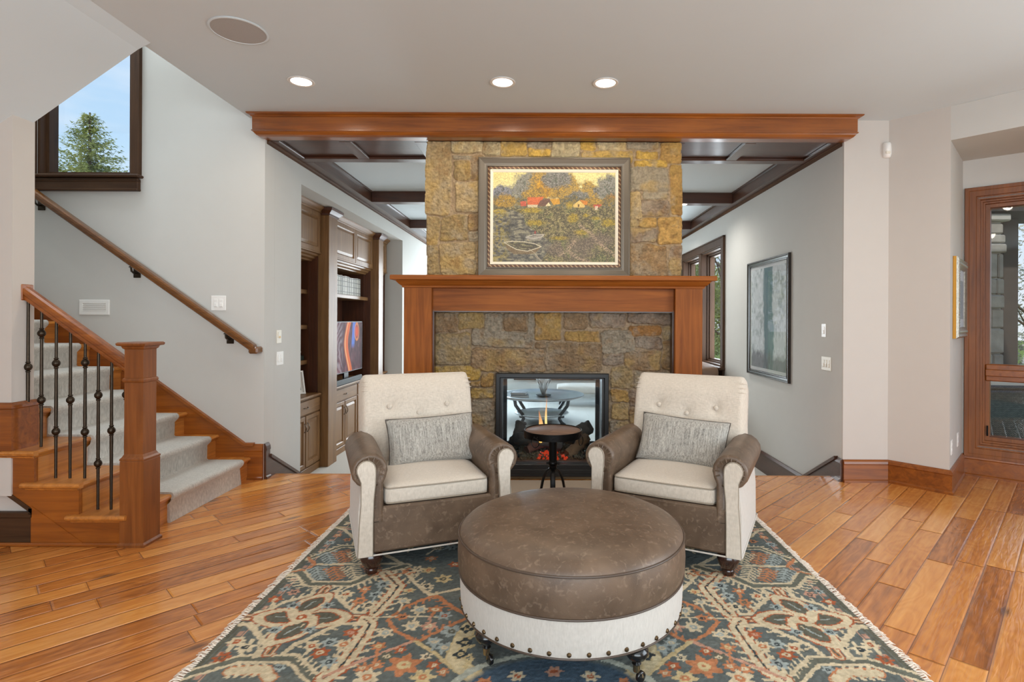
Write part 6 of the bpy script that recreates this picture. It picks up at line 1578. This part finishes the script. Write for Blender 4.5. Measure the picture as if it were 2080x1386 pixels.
for px, lab in ((612, 'left recessed ceiling light, lit, nearest the stairs'), (1021, 'middle recessed ceiling light, lit, above the painting'), (1230, 'right recessed ceiling light, lit, right of centre')):
    x, y = onf(px, 165 if px < 900 else (166.5 if px < 1100 else 168), CEIL); downlight(x, y, lab)
for i, (x, y) in enumerate(((-1.74, 1.7), (-.30, 1.7), (1.2, 1.7), (2.9, 2.6), (-1.2, -.6), (1.2, -.6))):  # extra downlights added out of view to even out the room light
    downlight(x, y, 'added recessed ceiling light for fill, out of the picture', e=18, grp='added fill ceiling lights out of the picture')
# small light in the first coffer beam
mb = MB(); mb.lathe([(.001, -.004), (.026, -.004), (.034, -.003), (.034, 0)], (1.82, 7.275, 2.88), 20); t = tag(mb.build('beam_light', M_LENS, None), 'tiny lit spotlight under the nearest coffer beam right of the chimney', 'spotlight')
for x, y in ((-1.2, 7.27), (.4, 9.32), (-1.3, 9.32), (1.8, 9.32), (1.82, 7.27)):  # last one serves the beam light; the others are added fill without fittings
    d = bpy.data.lights.new('beam_and_fill_spot', 'SPOT'); d.energy = 72; d.color = (1, .96, .90); d.spot_size = math.radians(165); d.spot_blend = 1; d.shadow_soft_size = .05
    o = bpy.data.objects.new('beam_and_fill_spot', d); COL.objects.link(o); o.location = (x, y, 2.86)
x, y = onf(485, 62, CEIL); t = thing('ceiling_speaker', 'round grey flush ceiling speaker near the stairwell', 'speaker', (x, y, CEIL))
mb = MB(); mb.lathe([(.146, -.001), (.158, -.001), (.160, -.005), (.150, -.008), (.146, -.004)], (x, y, CEIL), 48); mb.build('rim', M_CEIL, t, smooth=True)
mb = MB(); mb.lathe([(.001, -.0075), (.10, -.007), (.147, -.0055), (.147, -.001), (.001, -.001)], (x, y, CEIL), 48); mb.build('grille', plain('speaker_grille', (176, 172, 168), .8, noise=.2, nscale=400, bump=.4, bscale=500), t, smooth=True, ang=40)

# ============================================================ LIVING ROOM THINGS SEEN PAST THE FIREPLACE
M_GLOSS = plain('hammered_metal', (200, 202, 204), .3, metal=.85, noise=.25, nscale=7)
t = thing('coffee_table', 'round metal coffee table with lower shelf, seen through the fireplace', 'coffee table', (-.05, 9.5, -.38))
mb = MB(); mb.lathe([(.001, .43), (.66, .43), (.70, .435), (.72, .455), (.72, .475), (.66, .48), (.62, .462), (.001, .462)], (-.05, 9.5, -.38), 64); mb.build('table_top', M_GLOSS, t, smooth=True, ang=40)
mb = MB(); mb.lathe([(.001, .13), (.42, .13), (.46, .15), (.46, .165), (.42, .17), (.40, .155), (.001, .155)], (-.05, 9.5, -.38), 48); mb.build('lower_shelf', M_GLOSS, t, smooth=True, ang=40)
for an in (225, 315, 45, 135):
    a = math.radians(an); d = Vector((math.cos(a), math.sin(a), 0)); c = Vector((-.05, 9.5, -.38))
    mb = MB(); mb.tube([c + d*r + Vector((0, 0, z)) for r, z in ((.62, .43), (.60, .34), (.52, .25), (.44, .17), (.42, .10), (.47, .04), (.54, .012))], .028, 10); mb.build('leg', plain('gunmetal', (70, 72, 76), .35, metal=.7), t, smooth=True)
for k, (w_, z0_, rz) in enumerate(((.30, .082, .1), (.25, .122, -.15))):
    M = Matrix.Translation((-.42, 9.22, z0_)) @ Euler((0, 0, rz)).to_matrix().to_4x4(); t = thing('book', 'large book on the coffee table, ' + ('bottom of the pair' if k == 0 else 'top of the pair'), 'book', (-.42, 9.22, z0_), 0, 'books on the coffee table')
    mb = MB(); mb.box(-w_/2, w_/2, -w_*.4, w_*.4, .001, .005, M); mb.box(-w_/2, w_/2, -w_*.4, w_*.4, .034, .038, M); mb.box(-w_/2, -w_/2+.004, -w_*.4, w_*.4, .001, .038, M); mb.build('cover', plain('slate_cover', (104, 106, 112), .5), t)
    mb = MB(); mb.box(-w_/2+.004, w_/2-.004, -w_*.4+.004, w_*.4-.004, .005, .034, M); mb.build('pages', plain('paper', (206, 204, 198), .8), t)
t = thing('leaf_sculpture', 'silver leaf-blade sculpture on a dark dish on the coffee table', 'sculpture', (-.02, 9.25, .085))
mb = MB(); mb.lathe([(.07, 0), (.12, .012), (.13, .03), (.10, .034), (.001, .03)], (-.02, 9.25, .084), 28); mb.build('dish', M_BLACK, t, smooth=True, ang=40)
for k in range(9):
    a = k*2*PI/9 + .3; d = Vector((math.cos(a), math.sin(a), 0)); w_ = Vector((-d.y, d.x, 0)); c = Vector((-.02, 9.25, .112)); mb = MB(); lo = []
    for f in np.linspace(0, 1, 9):
        wd = .055*math.sin(PI*min(1, f*.86+.10)); p = c + d*(.02 + .16*f**1.5) + Vector((0, 0, .36*f)); lo.append([p + w_*wd, p + d*.006, p - w_*wd, p - d*.006])
    mb.loft(lo); mb.build('blade', M_STEEL, t, smooth=True)
t = thing('bench', 'long pale upholstered bench at the back of the living room, seen through the fireplace', 'bench', (.9, 11.2, -.38))
v, f = rbox(1.5, .55, .16, .05, 8, (0, 0, .02), Matrix.Translation((1.0, 11.2, -.02))); mb = MB(); mb.add(v, f); mb.build('seat', M_LINENW, t, smooth=True, ang=180)
for sx_, sy_ in ((-1, -1), (1, -1), (1, 1), (-1, 1)):
    mb = MB(); mb.bbox(1.0+sx_*.68-.025, 1.0+sx_*.68+.025, 11.2+sy_*.22-.025, 11.2+sy_*.22+.025, -.38, -.09, .004); mb.build('leg', M_BLK, t)
t = thing('brown_sofa', 'brown leather sofa back below the living room window, mostly hidden', 'sofa', (2.2, 8.5, -.38))
v, f = rbox(.30, 1.9, .42, .09, 10, (.02, 0, .02), Matrix.Translation((2.24, 8.48, .535))); mb = MB(); mb.add(v, f); mb.build('back_cushion', plain('tan_leather', (112, 86, 66), .5, noise=.15, nscale=6, bump=.2), t, smooth=True, ang=180)
v, f = rbox(.80, 2.0, .30, .06, 10, (0, 0, .02), Matrix.Translation((1.98, 8.48, -.02))); mb = MB(); mb.add(v, f); mb.build('seat', plain('tan_leather', (112, 86, 66), .5, noise=.15, nscale=6, bump=.2), t, smooth=True, ang=180)
mb = MB(); mb.bbox(1.6, 2.38, 7.5, 9.46, -.36, -.12, .02); mb.build('base', M_BLK, t)
for s_ in (7.46, 9.5):
    v, f = rbox(.78, .16, .62, .07, 8, (0, .01, .01), Matrix.Translation((1.98, s_, .0))); mb = MB(); mb.add(v, f); mb.build('arm', plain('tan_leather', (112, 86, 66), .5, noise=.15, nscale=6, bump=.2), t, smooth=True, ang=180)

# ============================================================ OUTSIDE
mb = MB(); mb.box(-60, 60, 12.9, 120, -1.2, -1.0); mb.box(4.95, 60, -20, 12.9, -1.2, -1.0); mb.box(-60, -6.3, -20, 12.9, -1.2, -1.0)
tag(mb.build('lawn', plain('grass', (120, 136, 70), .95, noise=.4, nscale=3, spec=.05)), 'green lawn outside beyond the windows', 'lawn', kind='stuff')
def leaf_mat(name, c1, c2):
    m, t, p = newmat(name); n = t.nodes.new('ShaderNodeTexNoise'); n.inputs['Scale'].default_value = 2.2; n.inputs['Detail'].default_value = 5; tc = t.nodes.new('ShaderNodeTexCoord'); t.links.new(tc.outputs['Object'], n.inputs['Vector'])
    r = t.nodes.new('ShaderNodeValToRGB'); r.color_ramp.elements[0].position = .35; r.color_ramp.elements[0].color = rgb(*c1); r.color_ramp.elements[1].position = .68; r.color_ramp.elements[1].color = rgb(*c2)
    t.links.new(n.outputs[0], r.inputs[0]); t.links.new(r.outputs[0], p.inputs['Base Color']); setp(p, 'Roughness', .7)
    o = t.nodes['Material Output']; tl = t.nodes.new('ShaderNodeBsdfTranslucent'); t.links.new(r.outputs[0], tl.inputs[0]); mx_ = t.nodes.new('ShaderNodeMixShader'); mx_.inputs[0].default_value = .35
    t.links.new(p.outputs[0], mx_.inputs[1]); t.links.new(tl.outputs[0], mx_.inputs[2]); t.links.new(mx_.outputs[0], o.inputs[0])
    return m
M_NEED = leaf_mat('spruce_needles', (120, 132, 66), (208, 208, 134)); M_LEAF = leaf_mat('spring_leaves', (96, 118, 40), (176, 190, 92)); M_TWIG = leaf_mat('pale_twigs', (150, 140, 118), (226, 222, 204)); M_BARK = plain('bark', (92, 76, 60), .95, noise=.3, nscale=10)
def spruce(loc, ht, rad, lab, seed):
    rg = random.Random(seed); t = thing('spruce_tree', lab, 'tree', loc, 0, 'spruces outside the stair window'); X0, Y0, Z0_ = loc
    mb = MB(); mb.lathe([(.16, 0), (.10, ht*.5), (.02, ht)], loc, 8); mb.build('trunk', M_BARK, t, smooth=True)
    fo = MB(); z = ht*.42
    while z < ht-.05:
        f = 1 - z/ht; L0 = rad*min(1.0, (f/.58))**.80 + .05; nb_ = 9 + int(7*f)
        for k in range(nb_):
            a = rg.uniform(0, 2*PI); L_ = L0*rg.uniform(.70, 1.12); ns_ = max(4, int(L_/.075)); up = rg.uniform(-.02, .22)
            for q in range(ns_):
                g = (q+1)/ns_; r = L_*g; px_, py_ = X0+math.cos(a)*r, Y0+math.sin(a)*r; pz_ = Z0_+z+L_*(-.30*g + up*g + .26*g**3)
                for e2 in range(3):
                    s_ = rg.uniform(.05, .10)*(1.15-.4*g); an = a + rg.uniform(-1.1, 1.1); el = rg.uniform(-.7, .5); d = Vector((math.cos(an)*math.cos(el), math.sin(an)*math.cos(el), math.sin(el))); sd = d.cross(Vector((rg.uniform(-1, 1), rg.uniform(-1, 1), 1))).normalized()*s_*.34
                    p = Vector((px_, py_, pz_)) + Vector((rg.uniform(-.04, .04), rg.uniform(-.04, .04), rg.uniform(-.05, .04))); b = len(fo.v); fo.v += [tuple(p - sd), tuple(p + d*s_*.9 - sd*.2 ), tuple(p + d*s_*1.7), tuple(p + sd)]; fo.f.append((b, b+1, b+2, b+3)); fo.m.append(0)
        z += .085 + .02*f
    fo.build('foliage', M_NEED, t, fixn=False)
spruce((-13.3, 16.2, -1.0), 8.35, 2.3, 'tall green spruce in the middle of the stair window', 4)
spruce((-14.95, 16.4, -1.0), 8.0, 2.1, 'green spruce at the left edge of the stair window', 9)
spruce((-12.55, 17.4, -1.0), 7.0, 1.7, 'low spruce tip at the lower right corner of the stair window', 12)
def leafy(loc, ht, rad, lab, seed, mat, n=5000, sz=.07, name='leafy_tree', grp='trees outside the living room window', z0=.1):
    rg = random.Random(seed); t = thing(name, lab, 'tree', loc, 0, grp); mb = MB()
    mb.lathe([(.12, 0), (.07, ht*.6), (.02, ht*.9)], loc, 8)
    for k in range(16):
        a = rg.uniform(0, 2*PI); z = ht*rg.uniform(.2, .75); L_ = rad*rg.uniform(.5, .95); p = Vector(loc)+Vector((0, 0, z)); mb.tube([p, p+Vector((math.cos(a)*L_*.5, math.sin(a)*L_*.5, L_*.45)), p+Vector((math.cos(a)*L_, math.sin(a)*L_, L_*.9))], [.04, .025, .01], 6)
    mb.build('trunk', M_BARK, t, smooth=True); fo = MB()
    bl = [(Vector((rg.uniform(-1, 1)*rad*.7, rg.uniform(-1, 1)*rad*.7, ht*rg.uniform(z0, .95))), rg.uniform(.35, .7)*rad*.6) for _ in range(26)]
    for k in range(n):
        c, r = rg.choice(bl); d = Vector((rg.gauss(0, 1), rg.gauss(0, 1), rg.gauss(0, 1))).normalized()*r*rg.uniform(.5, 1)**.5; p = Vector(loc)+c+d
        u = Vector((rg.gauss(0, 1), rg.gauss(0, 1), rg.gauss(0, 1))).normalized(); w_ = u.orthogonal().normalized(); s_ = sz*rg.uniform(.6, 1.2); b = len(fo.v)
        fo.v += [tuple(p-u*s_), tuple(p+w_*s_*.5), tuple(p+u*s_), tuple(p-w_*s_*.5)]; fo.f.append((b, b+1, b+2, b+3)); fo.m.append(0)
    fo.build('foliage', mat, t, fixn=False)
leafy((4.9, 15.2, -1.0), 5.2, 1.5, 'leafy green tree seen in the nearer living room window pane', 1, M_LEAF, 9000, .06)
leafy((6.8, 19.5, -1.0), 6.5, 2.2, 'leafy green tree behind the others outside the living room window', 2, M_LEAF, 9000, .08)
leafy((4.4, 19.0, -1.0), 6.0, 2.0, 'leafy green tree seen in the farther living room window pane', 3, M_LEAF, 9000, .08)
leafy((13.0, 14.4, -1.0), 6.5, 2.6, 'pale bare-twigged tree beyond the porch at the right edge', 5, M_TWIG, 7000, .07, 'bare_tree', 'bare trees beyond the porch')
leafy((.9, 17.5, -1.0), 5.0, 2.2, 'leafy green tree outside the far end of the living room', 21, M_LEAF, 7000, .08)
leafy((-2.2, 21, -1.0), 7.0, 2.4, 'leafy green tree far outside the rear living room window', 22, M_LEAF, 7000, .09)
# porch beyond the niche window
mb = MB(); mb.box(3.0, 8.5, 5.30, 9.0, -.3, -.12); tag(mb.build('porch_deck', plain('porch_stone', (120, 112, 104), .8, noise=.15, nscale=5)), 'grey stone porch floor outside the right window', 'porch')
def pillar():
    t = thing('stone_pillar', 'grey rough stone porch pillar seen through the right window', 'pillar', (4.9, 6.45, -.12)); rg = random.Random(4)
    mb = MB(); mb.box(4.62, 5.10, 6.22, 6.70, -.12, 2.48); mb.build('core', plain('pillar_mortar', (176, 170, 158), .9), t)
    mb = MB(); z = -.11; 
    while z < 2.44:
        h_ = rg.uniform(.10, .30); h_ = min(h_, 2.46-z); xs__ = [4.60]; 
        while xs__[-1] < 5.05: xs__.append(min(5.12, xs__[-1]+rg.uniform(.12, .34)))
        if 5.12-xs__[-1] > .01: xs__[-1] = 5.12
        for a, b in zip(xs__[:-1], xs__[1:]):
            o_ = rg.uniform(.0, .035); mb.bbox(a+.006, b-.006+(rg.uniform(-.02, .02) if b > 5.1 else 0), 6.19-o_, 6.5, z+.006, z+h_-.006, .014)
        z += h_
    mb.build('facing_stones', plain('grey_fieldstone', (150, 142, 130), .9, noise=.45, nscale=9, bump=1.0, bscale=18), t)
    mb = MB(); mb.bbox(4.58, 5.16, 6.14, 6.76, 2.48, 2.56, .015); mb.build('cap', plain('cap_stone', (184, 178, 168), .8, noise=.1), t)
pillar()
mb = MB(); mb.bbox(5.44, 5.63, 6.6, 6.8, -.12, 2.72, .01); tag(mb.build('porch_post', plain('weathered_post', (84, 74, 66), .8, noise=.2, nscale=9)), 'dark wooden porch post beyond the stone pillar', 'post')
mb = MB(); mb.box(3.4, 8.4, 6.1, 6.9, 2.58, 2.95); tag(mb.build('porch_beam', plain('porch_beam_wood', (62, 54, 48), .8)), 'dark porch roof beam above the stone pillar', 'beam')
def wicker():
    m, t, p = newmat('dark_wicker'); tc = t.nodes.new('ShaderNodeTexCoord'); mp_ = t.nodes.new('ShaderNodeMapping'); mp_.inputs['Rotation'].default_value = (math.radians(90), 0, 0); t.links.new(tc.outputs['Object'], mp_.inputs[0])
    br = t.nodes.new('ShaderNodeTexBrick'); br.inputs['Scale'].default_value = 1; br.inputs['Brick Width'].default_value = .026; br.inputs['Row Height'].default_value = .010; br.inputs['Mortar Size'].default_value = .0016
    br.inputs['Color1'].default_value = rgb(84, 94, 92); br.inputs['Color2'].default_value = rgb(62, 72, 72); br.inputs['Mortar'].default_value = rgb(24, 28, 28); t.links.new(mp_.outputs[0], br.inputs[0]); t.links.new(br.outputs[0], p.inputs['Base Color']); setp(p, 'Roughness', .5)
    b = t.nodes.new('ShaderNodeBump'); b.inputs['Strength'].default_value = .8; b.inputs['Distance'].default_value = .004; t.links.new(br.outputs['Fac'], b.inputs['Height']); b.invert = True; t.links.new(b.outputs[0], p.inputs['Normal']); return m
t = thing('wicker_sofa', 'dark woven wicker sofa with pale cushions on the porch outside the right window', 'outdoor sofa', (5.0, 5.8, -.12))
mb = MB(); mb.bbox(4.05, 6.0, 5.50, 5.58, -.02, .69, .03); mb.bbox(4.05, 4.2, 5.58, 6.1, -.02, .45, .03); mb.bbox(4.2, 6.0, 5.58, 6.08, .0, .26, .02); WK = wicker(); mb.build('frame', WK, t, smooth=True, ang=30)
mb = MB(); mb.tube([(4.05, 5.54, .70), (4.5, 5.54, .70), (5.2, 5.54, .695), (6.0, 5.54, .70)], .026, 10); mb.build('top_roll', WK, t, smooth=True)
for k, x in enumerate((4.6, 5.3)):
    v, f = rbox(.66, .16, .50, .06, 8, (0, .02, .01), Matrix.Translation((x, 5.66, .60))); mb = MB(); mb.add(v, f); mb.build('back_cushion', plain('pale_outdoor_cloth', (206, 204, 194), .9), t, smooth=True, ang=180)
v, f = rbox(1.7, .46, .14, .05, 8, (0, 0, .01), Matrix.Translation((5.05, 5.86, .32))); mb = MB(); mb.add(v, f); mb.build('seat_cushion', plain('pale_outdoor_cloth', (206, 204, 194), .9), t, smooth=True, ang=180)
